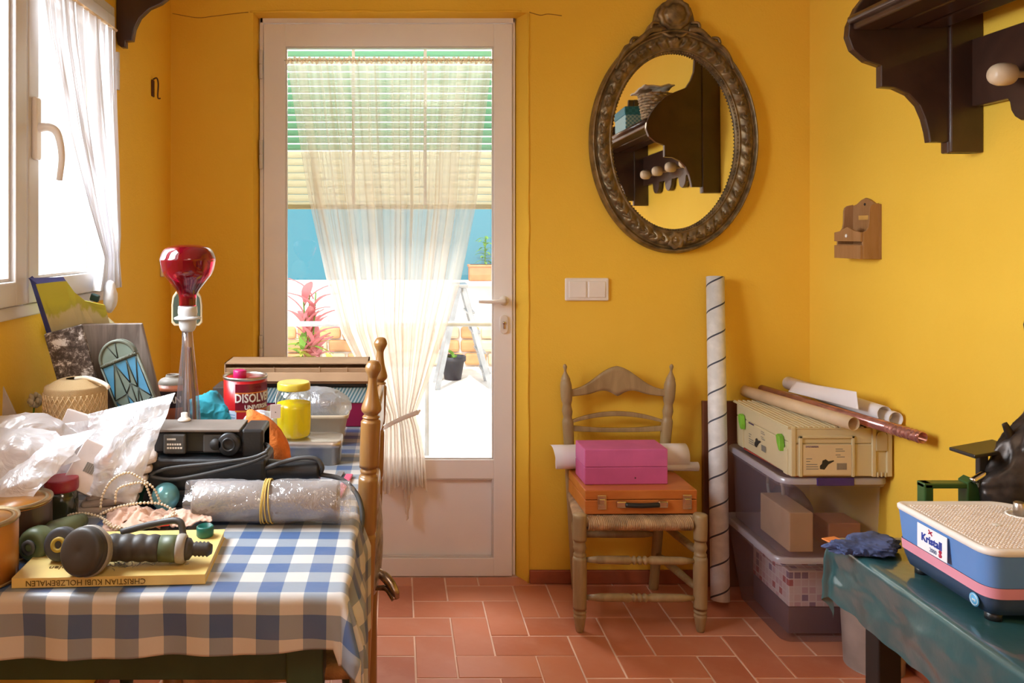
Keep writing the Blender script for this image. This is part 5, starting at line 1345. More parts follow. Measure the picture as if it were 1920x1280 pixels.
mb.tube([at(500, 845, yF), at(505, 838, yF+.02), at(498, 832, yF+.04)], .0036, 7)
mb.tube([at(497, 878, 1.56), at(530, 866, 1.56), at(565, 858, 1.56), at(592, 860, 1.56), at(604, 874, 1.56), at(602, 886, 1.57)], .0045, 8)
mb.tube([at(600, 889, 1.57), at(640, 898, 1.56), at(668, 925, 1.54), at(679, 960, 1.52), at(677, 995, 1.50), at(672, 1030, 1.48)], .0048, 8)
mb.build('power_cord', M_blackm, pt)

# --- wrapped grey roll
ra, rb_ = at(366, 940, 1.475), at(636, 938, 1.475); ra.z = rb_.z = ZT+.0385
rl_ = thing('wrapped_roll', 'grey roll wrapped in clear plastic and tied with yellow string', 'roll', (0, 0, 0))
m4, ln = between(ra, rb_)
mb = MB(); mb.lathe([(.0004, .002), (.033, .0), (.0355, .004), (.0355, ln-.004), (.033, ln), (.0004, ln-.002)], 40, m4); mb.build('grey_roll', mat('warm_grey_sheet', (.27, .23, .21, 1), .45, vary=.15, vscale=8), rl_)
mb = MB()
def wrapf(u, v):
    t = -.014+(ln+.034)*v; a = 2*pi*u; k = 0
    e = max(0, .012-t)/.03+max(0, t-ln+.004)/.03
    r = .0375+.0016*sin(5*a+40*t)+.0022*noise.noise(Vector((cos(a)*2.2, sin(a)*2.2, t*38)))+.0016*abs(noise.noise(Vector((a*2, t*90, 3))))
    r -= .003*math.exp(-((t-ln*.50)/.012)**2); r *= (1+.08*sin(7*a)*min(e, 1))-.25*min(e, 1)*(.5+.5*sin(3*a))
    return m4 @ Vector((r*cos(a), r*sin(a), t))
mb.grid(wrapf, 72, 150); mb.build('clear_wrapping', sheer('clear_wrapping', (.92, .92, .97, 1), .28, .3, bscale=30, gloss=.5, rough=.14, bstr=.7), rl_)
M_string = mat('yellow_string', (.62, .42, .10, 1), .7)
mb = MB()
for k in range(4): mb.tube([m4 @ Vector(((.0388+.001*(k == 3))*cos(a), .0388*sin(a), ln*.50-.006+.005*k+.003*sin(a+k))) for a in [2*pi*i/18 for i in range(19)]], .0014, 6, smooth=3)
mb.build('string', M_string, rl_)
o = patch([at(636, 905, 1.49), at(664, 912, 1.50), at(668, 972, 1.47), at(632, 975, 1.46)], 24, 24, .012, 6, .007, 30, (.2, -1, .3)).build('loose_wrapping', MATS['clear_wrapping'], rl_)
# --- ball, green bowl
o = MB().sphere((0, 0, 0), .0267, 40, 24).build('pearl_ball', mat('pearly_aqua', (.16, .42, .45, 1), .22, .35, vary=.08, coat=.6), None, (at(313, 0, 1.543).x, 1.535, ZT+.0269)); tag(o, 'pearly light blue ball beside the wrapped roll', 'ball')
o = MB().lathe(prof([(.018, 0), (.026, .01), (.029, .03), (.028, .045), (.024, .052), (.0004, .054)], 4), 28).build('green_lidded_pot', mat('bottle_green_plastic', (.008, .05, .03, 1), .4), None, (at(262, 0, 1.60).x, 1.565, ZT)); tag(o, 'small dark green pot behind the light blue ball', 'pot')
# --- leather scraps and bead string
M_skin = mat('pink_beige_leather', (.66, .42, .31, 1), .7, vary=.1)
lsx = [([(190, 990, 1.40), (300, 985, 1.40), (330, 945, 1.50), (205, 950, 1.50)], 3, .020, 'pink beige leather scrap folded under the bead string'),
       ([(205, 975, 1.42), (285, 968, 1.42), (300, 945, 1.49), (220, 945, 1.49)], 8, .028, 'smaller curled leather scrap on top of the pink beige one'),
       ([(300, 975, 1.42), (398, 985, 1.42), (395, 965, 1.47), (320, 955, 1.48)], 14, .010, 'twisted tan leather strip end beside the wrapped roll')]
for q, sd, bl_, lab in lsx:
    P = []
    for (x, y, Y) in q:
        p = at(x, y, Y); p.z = max(ZT+.004, min(p.z, ZT+.012)); P.append(p)
    mb = patch(P, 44, 30, bl_*.7, sd, .010, 34, (0, 0, 1))
    for p in mb.v: p.z = max(p.z, ZT+.001)
    o = mb.build('leather_scrap', M_skin, None, solid=.0015); tag(o, lab, 'leather')
o = MB().box((-.014, -.006, 0), (.014, .006, .010), .002).build('red_clip', mat('signal_red', (.65, .03, .03, 1), .5), None, (at(298, 0, 1.385).x, 1.40, ZT+.020), (0, 0, .2)); tag(o, 'little red plastic piece on the leather in front of the bead string', 'clip')
bs_ = thing('bead_string', 'long loop of small cream wooden beads on the leather scraps', 'beads', (0, 0, 0))
M_bead = mat('cream_bead', (.80, .68, .52, 1), .5, vary=.15)
paths = [[(128, 974, 1.44), (122, 968, 1.45), (150, 962, 1.44), (185, 968, 1.43), (215, 985, 1.41), (250, 990, 1.40), (290, 980, 1.41), (330, 964, 1.44)],
         [(188, 956, 1.46), (192, 930, 1.47), (210, 900, 1.47), (240, 886, 1.47), (268, 900, 1.47), (288, 915, 1.47), (300, 940, 1.47)],
         [(216, 945, 1.465), (220, 918, 1.465), (245, 907, 1.465), (270, 906, 1.465), (280, 925, 1.465), (285, 940, 1.465)],
         [(184, 966, 1.45), (215, 952, 1.45), (260, 943, 1.45), (300, 944, 1.46), (322, 955, 1.46), (324, 962, 1.455), (300, 975, 1.43), (260, 983, 1.42), (220, 990, 1.40), (195, 978, 1.41)]]
mb = MB(); cnt = 0
for pth in paths:
    P = spline([at(*q) for q in pth], 24); acc = 0
    for a, b2 in zip(P, P[1:]):
        acc += (b2-a).length
        if acc > .0052:
            acc = 0; q = b2.copy(); q.z = max(q.z, ZT+.006); mb.sphere(q, .0027, 7, 5); cnt += 1
o = mb.build('bead', M_bead, bs_); o['kind'] = 'stuff'
mb = MB()
for pth in paths: 
    PP = [at(*q) for q in pth]
    for q in PP: q.z = max(q.z, ZT+.006)
    mb.tube(PP, .0008, 4, smooth=16)
mb.build('thread', M_string, bs_)
# pink strip and things at right edge of table
o = MB().box((-.008, -.075, 0), (.008, .075, .006), .002).build('pink_marker', mat('pink_plastic', (.70, .10, .20, 1), .4), None, (at(647, 0, 1.72).x, 1.68, ZT), (0, 0, -.10)); tag(o, 'flat pink stick lying on the cloth beside the tool grip', 'marker')
o = MB().box((-.007, -.06, 0), (.007, .06, .004), .001).build('grey_marker', mat('grey_stick', (.25, .24, .25, 1), .4), None, (at(630, 0, 1.72).x, 1.72, ZT), (0, 0, -.12)); tag(o, 'thin dark grey stick beside the flat pink stick', 'marker')
# twig or handle past the chair post
tw_ = thing('twisted_foil', 'bent pewter coloured twist of foil sticking out past the chair', 'foil', (0, 0, 0))
mb = MB(); mb.tube([at(690, 1065, 1.75), at(712, 1074, 1.74), at(728, 1088, 1.73), (at(740, 1108, 1.72)), at(744, 1121, 1.72)], .0075, 8, rad=lambda t: .8+.7*sin(pi*t)); mb.tube([at(690, 1104, 1.75), at(712, 1102, 1.74), at(726, 1104, 1.73), at(740, 1123, 1.72)], .006, 7, rad=lambda t: .7+.6*t)
mb.build('foil_twist', mat('pewter_foil', (.38, .29, .24, 1), .25, .9, vary=.3, vscale=60), tw_)
o = crumple((0, 0, 0), (.020, .11, .12), 41, .22, 14, 5).build('foil_bag', mat('crinkled_silver_bag', (.45, .43, .42, 1), .3, .6, vary=.3, vscale=40, bmp=.6), None, (-.052, 1.80, .62)); tag(o, 'crinkled silver bag hanging between tablecloth and chair back', 'bag')

# ================================================================== CHAIR AT THE BACK WALL
ch = thing('ladder_back_chair', 'weathered ladder back chair with a rush seat by the back wall', 'chair', (.785, 2.72, 0))
def c2(x, y, z): return Vector((x-.785, y-2.72, z))
ftp = prof([(.010, 0), (.0125, .004), (.0195, .045), (.0205, .052), (.0175, .058), (.0215, .064), (.0175, .070), (.0215, .076), (.0215, .082), (.0225, .16), (.0225, .235), (.0185, .243), (.0205, .250), (.0165, .258), (.0215, .272), (.0175, .288), (.0205, .296), (.0215, .302), (.0225, .368), (.0195, .380), (.0004, .384)], 2)
FXL, FXR, FY = .5905, .981, 2.59
for x in (FXL, FXR):
    mb = MB(); mb.lathe(ftp, 24, T(*c2(x, FY, 0))); mb.build('front_leg', M_greyw, ch)
zr_ = lambda py, Y=2.87: H-(py-CY)*Y/F
rp = [(.014, 0), (.017, .01), (.018, .30), (.019, .37), (.0185, zr_(840)), (.020, zr_(800)), (.0195, zr_(790)), (.015, zr_(783)), (.019, zr_(772)), (.015, zr_(760)), (.0185, zr_(753)), (.0205, zr_(745)), (.0205, zr_(722)), (.0165, zr_(714)), (.0165, zr_(711)), (.0125, zr_(706)), (.006, zr_(699)), (.0045, zr_(694)), (.0075, zr_(688)), (.005, zr_(684)), (.0004, zr_(682.5))]
rp = prof(rp, 2)
def rpos(side, z):
    b0, t0 = (.650, .602) if side < 0 else (.930, .986)
    k = z/.82; return Vector((b0+(t0-b0)*k, 2.905-.03*abs(k-.45)*0-.03*k*(k > 0)+.0, z))
for s_ in (-1, 1):
    mb = MB(); mb.lathe(rp, 24)
    for p in mb.v:
        q = rpos(s_, p.z); p.x += q.x; p.y += q.y
        p -= Vector((.785, 2.72, 0))
    mb.build('back_post', M_greyw, ch)
def slat(zc, up, lo, name='back_slat'):
    a, b2 = rpos(-1, zc), rpos(1, zc); mb = MB()
    def fn(u, v): 
        t = u*2-1; return c2(a.x+(b2.x-a.x)*u, a.y-.004+.028*(1-t*t)*.5, zc+lo(t)+(up(t)-lo(t))*v)
    mb.grid(fn, 40, 6); mb.build(name, M_greyw, ch, solid=.012)
slat(zr_(738), lambda t: .012+.062*(.5+.5*cos(pi*min(1, abs(t)*1.15)))**1.1+.022*(1-abs(t)), lambda t: -.012+.010*(1-t*t)-.010*math.exp(-(t/.10)**2)+.012*math.exp(-((abs(t)-.30)/.2)**2))
slat(zr_(785), lambda t: -.012+.034*(1-t*t), lambda t: -.020+.026*(1-t*t))
slat(zr_(803), lambda t: .010-.014*(1-t*t), lambda t: -.010-.008*(1-t*t))
def spindle(a, b2, name='rung', deco=True):
    m4, ln = between(a, b2); P = [(.007, 0), (.0125, .05*ln/.39), (.0135, .40*ln)]
    if deco:
        for k in range(3): P += [(.0085, ln*(.425+.05*k)), (.0135, ln*(.437+.05*k)), (.0135, ln*(.455+.05*k)), (.0085, ln*(.467+.05*k))]
    P += [(.0135, .60*ln), (.0125, .88*ln), (.007, ln)]
    mb = MB(); mb.lathe(P, 16, m4); mb.build(name, M_greyw, ch)
spindle(c2(FXL+.018, FY, .232), c2(FXR-.018, FY, .228)); spindle(c2(FXL+.018, FY, .110), c2(FXR-.018, FY, .108))
for z in (.13, .25):
    for s_, x in ((-1, FXL), (1, FXR)):
        r_ = rpos(s_, z); spindle(c2(x, FY+.016, z), c2(r_.x, r_.y-.016, z), deco=False)
spindle(c2(rpos(-1, .2).x+.015, 2.90, .2), c2(rpos(1, .2).x-.015, 2.90, .2), deco=False)
# rush seat: strands woven in four triangles
mb = MB(); zs = .350
cor = [c2(FXL-.004, FY-.004, zs), c2(FXR+.004, FY-.004, zs), c2(.975, 2.885, zs), c2(.625, 2.885, zs)]
def sf(u, v):
    b0 = cor[0].lerp(cor[1], u); t0 = cor[3].lerp(cor[2], u); p = b0.lerp(t0, v)
    e = min(u, 1-u, v, 1-v)
    p.z += .006*min(1, e*8) - .010*sin(pi*u)*sin(pi*v)*.6
    return p
mb.grid(sf, 24, 24); mb.build('rush_seat', M_rush, ch, solid=.022)
mb = MB()
nst = 56
for i in range(nst):
    u = .075+.85*(i+.5)/nst
    p = cor[0].lerp(cor[1], u)
    mb.tube([p+Vector((0, .05, .013)), p+Vector((0, .012, .013)), p+Vector((random.uniform(-.001, .001), -.012, .0)), p+Vector((0, .006, -.022)), p+Vector((0, .04, -.02))], .0036, 5, smooth=3)
for i in range(44):
    v = .07+.9*(i+.5)/44
    for (a, b2, d) in ((cor[0], cor[3], -1), (cor[1], cor[2], 1)):
        p = a.lerp(b2, v); mb.tube([p+Vector((-d*.05, 0, .013)), p+Vector((-d*.010, 0, .013)), p+Vector((d*.010, 0, 0)), p+Vector((-d*.01, 0, -.018))], .0036, 5, smooth=3)
o = mb.build('rush_strands', M_rush, ch); o['kind'] = 'stuff'
# wooden case
zc0 = .371
wc_ = thing('wooden_case', 'orange varnished wooden paint case on the rush seat', 'case', (.797, 2.614, zc0), (0, 0, radians(1)))
mb = MB(); mb.box((-.184, 0, 0), (.184, .235, .046), .003); mb.build('case_bottom', M_case, wc_)
mb = MB(); mb.box((-.184, 0, .0475), (.184, .235, .078), .003); mb.build('case_lid', M_case, wc_)
for x in (-.130, .150):
    mb = MB(); mb.box((x-.015, -.005, .016), (x+.015, 0, .064), .003); mb.box((x-.010, -.009, .032), (x+.010, -.004, .052), .003); mb.build('clasp', M_chrome, wc_)
hn = MB(); hn.tube([(-.055, -.012, .034), (0, -.016, .033), (.055, -.012, .034)], .008, 10); hd_ = hn.build('case_handle', M_black, wc_)
for x in (-.068, .068):
    mb = MB(); mb.box((x-.016, -.014, .024), (x+.016, 0, .046), .004); mb.build('handle_mount', M_chrome, wc_)
pk = thing('pink_box', 'pink painted wooden box on top of the varnished case', 'box', (.765, 2.672, zc0+.0785), (0, 0, radians(1.5)))
M_pink = mat('pink_paint', (.62, .13, .34, 1), .55, vary=.06); 
mb = MB(); mb.box((-.140, 0, 0), (.140, .125, .058), .003); mb.build('box_body', mat('deep_pink_paint', (.56, .10, .28, 1), .55, vary=.06), pk)
mb = MB(); mb.box((-.140, 0, .0585), (.140, .125, .118), .003); mb.build('lid', M_pink, pk)
mb = MB(); mb.cyl(.0025, 0, .001, 10, T(.03, -.0001, .022) @ R(pi/2, 'X')); mb.build('keyhole', M_ink, pk)
# loose paper roll behind the pink box
pr = thing('paper_roll', 'loosely rolled white drawing paper behind the pink box', 'paper', (0, 0, 0))
a, b2 = Vector((.545, 2.842, zc0+.0785+.044)), Vector((1.025, 2.842, zc0+.0785+.050)); m4, ln = between(a, b2)
mb = MB()
def rollf(u, v, r0=.043, turns=1.6):
    a_ = 2*pi*turns*u+1.2; r = r0*(1-.22*u)*(1+.12*(1-abs(2*v-1))*0); off = .02*sin(5*v) if u < .15 else 0
    return m4 @ Vector((r*cos(a_), r*sin(a_), ln*v*(1-.10*u)+.05*u))
mb.grid(rollf, 60, 10); mb.build('rolled_sheet', M_paper, pr, solid=.0006)
mb = MB(); m6, l6 = between(Vector((.75, 2.822, zc0+.0785+.018+.0)), Vector((1.06, 2.82, zc0+.0785+.018))); mb.lathe([(.012, 0), (.013, 0), (.016, l6), (.015, l6)], 20, m6, cap=False); mb.build('inner_roll', M_paper, pr)

# --- long printed tube
ta, tb_ = Vector((1.108, 2.745, .031)), Vector((1.158, 2.915, 1.131)); 
tbm, ln = between(ta, tb_)
pt_ = thing('paper_tube', 'tall white cardboard tube with spiral lines leaning in the corner', 'tube', (0, 0, 0)); pt_.matrix_world = tbm
def helix():
    m, nt, N, L, bs = newmat('spiral_tube_print'); tc = N.new('ShaderNodeTexCoord'); sp = N.new('ShaderNodeSeparateXYZ'); L.new(tc.outputs['Object'], sp.inputs[0])
    a_ = mth(N, L, 'ARCTAN2', sp.outputs[1], sp.outputs[0]); per = .0975
    f = mth(N, L, 'FRACT', mth(N, L, 'ADD', mth(N, L, 'DIVIDE', sp.outputs[2], per), mth(N, L, 'MULTIPLY', a_, -1/(2*pi))))
    ln_ = mth(N, L, 'LESS_THAN', f, .065)
    v = coords(N, L); base_ = ramp(N, L, noi(N, L, v, 30, 4), [(.4, (.68, .68, .67, 1)), (.7, (.82, .81, .80, 1))])
    L.new(mixc(N, L, ln_, base_, (.05, .06, .09, 1)), bs.inputs['Base Color']); bs.inputs['Roughness'].default_value = .55; return m
Mh = helix(); rT = .0315
mb = MB(); mb.lathe([(rT-.003, .0), (rT, 0), (rT, ln), (rT-.003, ln), (rT-.003, .0)], 48, cap=False); mb.build('tube_wall', Mh, pt_)
mb = MB(); mb.cyl(rT-.003, ln-.012, ln-.006, 32); mb.cyl(rT-.003, 0.0, .006, 32); mb.build('end_plug', M_plastic_w, pt_)
for i in range(11):
    w_ = ('DERRO', 'USO', 'DERRO', 'CORDOVA')[i % 4]
    text(w_, .013, M_greyink, pt_, T(0, 0, .055+.0975*i) @ R((-.45, .35)[i % 2]-.12, 'Z') @ Matrix.Identity(4), wrap=rT+.0004, name='lettering')
# --- brown board behind
slab('brown_board', [Vector((1.118, 2.925, .675)), Vector((1.42, 2.925, .675)), Vector((1.42, 2.915, .002)), Vector((1.118, 2.915, .002))], .018, M_panelw, 'red brown wooden board standing against the wall behind the storage boxes', 'board')

# ================================================================== STORAGE BOXES
M_box = sheer('smoky_clear_plastic', (.70, .62, .78, 1), .32, .4, gloss=.25, rough=.25)
M_lid = sheer('frosted_lid_plastic', (.62, .58, .68, 1), .80, .4, gloss=.15, rough=.3)
def tote(name, label, x0, x1, y0, y1, z0, z1, tap):
    cx1, cy1 = (x0+x1)/2, (y0+y1)/2; hx_, hy_ = (x1-x0)/2, (y1-y0)/2
    t = thing(name, label, 'storage box', (cx1, cy1, z0)); h = z1-z0
    shell([(0, rrect(hx_-tap, hy_-tap, .03)), (h-.030, rrect(hx_-.012, hy_-.012, .035)), (h-.028, rrect(hx_-.004, hy_-.004, .035)), (h-.016, rrect(hx_-.003, hy_-.003, .035))], t, 'tub', M_box)
    shell([(h-.018, rrect(hx_, hy_, .038)), (h-.004, rrect(hx_, hy_, .038)), (h, rrect(hx_-.004, hy_-.004, .036)), (h-.001, rrect(hx_-.012, hy_-.012, .03)), (h-.008, rrect(hx_-.018, hy_-.018, .028)), (h-.008, rrect(.01, .01, .005))], t, 'lid', M_lid, False)
    return t
up = tote('storage_tote', 'smoky clear storage box under the beige tool case', 1.178, 1.516, 2.455, 2.875, .285, .535, .02)
lo_ = tote('storage_tote', 'lower clear storage box with patterned fabric standing on the floor', 1.170, 1.516, 2.475, 2.895, 0.002, .283, .045)
mb = MB(); mb.box((-.06, -.213, .228), (.055, -.206, .252), .003); mb.build('lid_clip', mat('violet_plastic', (.05, .02, .16, 1), .4), up)
def box_in(nm, lo, hi, m, lab, cat, rz=0):
    c_ = [(a+b)/2 for a, b in zip(lo, hi)]; h_ = [(b-a)/2 for a, b in zip(lo, hi)]
    o = MB().box((-h_[0], -h_[1], 0), (h_[0], h_[1], 2*h_[2]), .003).build(nm, m, None, (c_[0], c_[1], lo[2]), (0, 0, rz)); tag(o, lab, cat); return o
box_in('cardboard_carton', (1.225, 2.50, .292), (1.30, 2.70, .415), M_card, 'brown carton at the left inside the upper clear box', 'box')
box_in('cardboard_carton', (1.36, 2.52, .292), (1.46, 2.62, .375), mat('red_brown_card', (.42, .16, .09, 1), .7), 'red brown carton at the right inside the upper clear box', 'box')
o = crumple((0, 0, 0), (.055, .10, .06), 51, .2, 12, 5).build('grey_cloth', mat('grey_black_cloth', (.10, .09, .09, 1), .8), None, (1.345, 2.74, .36)); tag(o, 'dark grey cloth bundle inside the upper clear box', 'cloth')
o = MB(); o.tube([(.055*cos(a), 0, .055*sin(a)) for a in [2*pi*i/24 for i in range(25)]], .006, 8, smooth=2); o = o.build('cable_ring', M_lg, None, (1.29, 2.73, .42), (0, 0, pi/2)); tag(o, 'grey cable ring standing inside the upper clear box', 'cable')
def patchwork():
    m, nt, N, L, bs = newmat('pink_patchwork'); v = coords(N, L, 'Object', (42, 42, 42), (0, 0, 0), (.33, .7, .37)); w = N.new('ShaderNodeTexWhiteNoise')
    sn = N.new('ShaderNodeVectorMath'); sn.operation = 'FLOOR'; L.new(v, sn.inputs[0]); L.new(sn.outputs[0], w.inputs[0])
    c = ramp(N, L, w.outputs[0], [(0, (.72, .58, .60, 1)), (.35, (.62, .45, .50, 1)), (.55, (.75, .68, .70, 1)), (.72, (.45, .12, .14, 1)), (.86, (.25, .20, .32, 1))], 'CONSTANT')
    f = N.new('ShaderNodeVectorMath'); f.operation = 'FRACTION'; L.new(v, f.inputs[0]); sp = N.new('ShaderNodeSeparateXYZ'); L.new(f.outputs[0], sp.inputs[0])
    g = mth(N, L, 'MAXIMUM', mth(N, L, 'LESS_THAN', sp.outputs[0], .16), mth(N, L, 'MAXIMUM', mth(N, L, 'LESS_THAN', sp.outputs[1], .16), mth(N, L, 'LESS_THAN', sp.outputs[2], .16)))
    L.new(mixc(N, L, g, c, (.80, .74, .76, 1)), bs.inputs['Base Color']); return m
Mp = patchwork()
box_in('fabric_stack', (1.245, 2.545, .10), (1.48, 2.80, .215), Mp, 'pink and white patchwork fabric folded in the lower clear box', 'fabric')
box_in('grey_case', (1.245, 2.55, .012), (1.46, 2.80, .098), mat('dull_violet_grey', (.12, .09, .12, 1), .6), 'dark flat case at the bottom of the lower clear box', 'case')
o = box_in('red_folder', (1.215, 2.475, .5355), (1.49, 2.80, .5415), mat('brick_red_card', (.42, .05, .03, 1), .55), 'brick red folder between clear box lid and beige tool case', 'folder'); o.rotation_euler.z = .05
# --- beige tool case
tcz = .5425
sy_ = thing('tool_case', 'beige stackable tool case with green latches on the storage boxes', 'tool case', (1.2055, 2.450, tcz))
M_beige = mat('beige_abs', (.60, .50, .30, 1), .45, vary=.03, vscale=4); M_beige2 = mat('darker_beige_abs', (.50, .40, .235, 1), .5, vary=.03)
SW, SD, SH = .310, .400, .152
mb = MB(); mb.box((.002, .002, 0), (SW-.002, SD-.002, .100), .004); mb.build('case_bottom', M_beige, sy_)
mb = MB(); mb.box((.002, .002, .1005), (SW-.002, SD-.002, SH-.002), .004); mb.build('case_lid', M_beige, sy_)
mb = MB(); mb.box((0, -.001, 0), (.016, .02, SH), .003); mb.box((SW-.062, -.003, 0), (SW-.050, .01, SH), .002); mb.box((SW-.018, -.003, 0), (SW, .01, SH), .003)
mb.box((.078, -.003, 0), (.086, .01, .118), .002) if False else None
mb.box((.025, -.003, 0), (.034, .004, .125), .001); mb.box((.186, -.003, 0), (.194, .004, .125), .001); mb.box((.025, -.003, .118), (.194, .004, .125), .001); mb.build('moulded_rib', M_beige, sy_)
mb = MB(); mb.prism([(-.017, 0), (.017, 0), (.017, .045), (.012, .056), (0, .060), (-.012, .056), (-.017, .045)], 0, .004, T(SW-.034, -.001, .080) @ FX @ T(0, 0, -.004), bev=.001); mb.build('hinge_plate', M_beige2, sy_)
mb = MB()
for k in range(3): mb.box((SW-.048+.012*k, -.004, 0), (SW-.043+.012*k, .0, .014), .001)
mb.build('foot_rib', M_beige, sy_)
mb = MB(); mb.box((.036, -.0012, .006), (.185, .001, .098)); lb = mb.build('front_label', mat('cream_label', (.66, .52, .32, 1), .6, vary=.03), sy_)
def label_print(parent, mx):
    mb = MB()
    for k, (x, z, w) in enumerate([(.010, .050, .018), (.010, .042, .012), (.010, .033, .034), (.010, .026, .036), (.010, .019, .038), (.100, .080, .022), (.100, .074, .028), (.100, .062, .015), (.104, .056, .024)]):
        mb.box((x, -.0004, z), (x+w, 0, z+.0022), M=mx)
    for k in range(14): mb.box((.104+.0022*k, -.0004, .018), (.1052+.0022*k, 0, .038), M=mx)
    mb.build('label_lines', M_greyink, parent)
    mb = MB(); mb.prism([(.052, .020), (.066, .018), (.078, .034), (.096, .044), (.094, .047), (.078, .044), (.070, .050), (.060, .046), (.058, .036), (.052, .030)], 0, .0005, mx @ FX); mb.build('tool_picture', M_ink, parent)
    text('SYSTAINER', .0075, mat('violet_ink', (.10, .06, .16, 1), .6), parent, mx @ T(.028, -.0004, .088) @ FRONT, spacing=1.1)
label_print(sy_, T(.036, -.0013, .004))
label_print(sy_, T(-.0013, .30, .010) @ R(-pi/2, 'Z') @ Matrix.Scale(1.0, 4))
for (ya_, yb_, zz_) in ((.335, .375, .10), (.018, .045, .08)):
    mb = MB(); mb.box((-.003, ya_, 0), (.004, yb_, zz_), .002); mb.build('side_rib', M_beige, sy_)
mb = MB()
for k in range(20):
    mb.box((-.008+.016*k, .002, SH-.003), (.000+.016*k, SD, SH+.0015), .001)
mb.box((-.010, .0, SH-.006), (SW, SD, SH-.003), .001)
mb.build('grooved_top', M_beige, sy_)
M_lime = mat('lime_green_plastic', (.20, .50, .04, 1), .4)
for y in (.045, .325):
    mb = MB(); mb.prism([(.0, .112), (.012, .118), (.022, .112), (.016, .090), (.004, .070), (-.004, .068), (-.006, .085)], -.016, .0, T(0, y, 0) @ F2, bev=.002); mb.build('latch', M_lime, sy_)

# --- rolls on the tool case
tz = tcz+SH+.0015
def hollow(name, label, a, b2, r, m, wall=.0015, cat='tube'):
    m4, ln = between(a, b2); t = thing(name, label, cat, (0, 0, 0)); t.matrix_world = m4
    mb = MB(); mb.lathe([(r-wall, 0), (r, 0), (r, ln), (r-wall, ln), (r-wall, 0)], 36, cap=False); mb.build('rolled_wall', m, t); return t, ln
hollow('cardboard_tube', 'pale brown cardboard tube on top of the beige tool case', (1.262, 2.905, tz+.021), (1.367, 2.395, tz+.021), .0205, M_beigep)
M_foil = mat('copper_pink_foil', (.60, .30, .28, 1), .22, .7, vary=.2, vscale=30, bmp=.15, bscale=30)
fo, ln = hollow('foil_roll', 'copper pink foil roll lying behind the pale cardboard tube', (1.335, 2.93, tz+.022), (1.468, 2.235, tz+.020), .0165, M_foil, cat='roll')
mb = MB(); mb.lathe([(.0170+.0012*sin(i*2.1), ln-.12+.005*i) for i in range(24)], 32, cap=False, fn=lambda r, z, a: r+.0006*sin(3*a+z*200)); mb.build('crinkled_end', M_foil, fo)
hollow('paper_roll', 'white paper roll on top of the foil roll by the right wall', (1.425, 2.915, tz+.048), (1.462, 2.40, tz+.050), .0235, M_paper, cat='paper')
hollow('paper_roll', 'second white paper roll tucked behind the first by the wall', (1.475, 2.86, tz+.030), (1.490, 2.39, tz+.036), .022, M_paper, cat='paper')
q = [at(1478, 734, 2.80), at(1610, 768, 2.42), at(1606, 734, 2.43), at(1492, 715, 2.80)]
o = patch(q, 30, 14, .014, 22, .002, 8, (-.6, -.8, 0)).build('paper_sheet', M_paper, None, solid=.0008); tag(o, 'white paper sheet leaning against the front of the white roll', 'paper')

# ================================================================== RIGHT TABLE WITH GREEN FILM AND GRINDER
RX0, RX1, RY0, RY1, RZ = .872, 1.515, .70, 1.595, .677
rt = thing('side_table', 'dark wooden side table under the dark green plastic sheet', 'table', (RX0+.3, RY0+.4, 0))
def r3(x, y, z): return (x-RX0-.3, y-RY0-.4, z)
mb = MB(); mb.box(r3(RX0+.008, RY0, RZ-.03), r3(RX1, RY1-.008, RZ-.003), .004); mb.build('tabletop', M_panelw, rt)
for x in (RX0+.06, RX1-.06):
    for y in (RY0+.05, RY1-.06):
        mb = MB(); mb.box(r3(x-.022, y-.022, 0), r3(x+.022, y+.022, RZ-.03), .003); mb.build('leg', mat('black_brown_stain', (.012, .007, .005, 1), .6), rt)
mb = MB(); mb.box(r3(RX0+.05, RY0+.04, .56), r3(RX0+.07, RY1-.05, RZ-.03), .003); mb.build('apron', M_dark, rt)
M_film = mat('dark_green_film', (.030, .100, .108, 1), .3, vary=.15, vscale=5, spec=.8, bmp=.5, bscale=26, coat=.9)
gc = thing('plastic_cover', 'glossy dark green plastic sheet draped over the side table', 'plastic sheet', (0, 0, 0))
def film(u, v):
    dxl = max(0, RX0-u); dyb = max(0, v-RY1); x, y = max(u, RX0), min(v, RY1); r = sqrt(dxl**2+dyb**2); z = RZ+.001
    n1 = noise.noise(Vector((u*14, v*14, 2)))
    if r == 0:
        e = min(u-RX0, RY1-v); return Vector((x, y, z+.0025*max(0, noise.noise(Vector((u*30, v*9, 5))))+.002*max(0, 1-e/.02)*max(0, n1)))
    rad = .010
    if r < rad*1.57: a = r/rad; out = rad*sin(a); dn = rad*(1-cos(a))
    else: out = rad; dn = rad+r-rad*1.57
    ph = atan2(dyb, dxl); k = min(1, dn/.05)
    s_ = v if dxl > 0 else u
    out += k*(.004*sin(s_*11+1)+.004*noise.ridged_multi_fractal(Vector((s_*7, dn*12, 1)), .9, 2, 3, 1, 2)-.003)+.006*k*n1
    if dxl > 0 and dyb > 0: out += k*.012*sin(ph*6)
    return Vector((x-cos(ph)*out, y+sin(ph)*out, z-dn))
us = [RX0-.155+.155*i/34 for i in range(34)] + [RX0+(RX1-RX0)*i/40 for i in range(41)]
vs2 = [RY0+(RY1-RY0)*i/110 for i in range(111)] + [RY1+.11*i/22 for i in range(1, 23)]
mb = MB(); V = []; nu = len(us)
for v in vs2:
    for i, u in enumerate(us):
        if u < RX0:
            k = (RX0-u)/.155; u = RX0-k*(.125+.004*noise.noise(Vector((v*9, 1, 1)))+.0015*sin(v*90)+.03*max(0, (1.30-v)/.4))
        V.append(film(u, v))
mb.add(V, [[j*nu+i, j*nu+i+1, (j+1)*nu+i+1, (j+1)*nu+i] for j in range(len(vs2)-1) for i in range(nu-1)]); mb.build('film', M_film, gc)
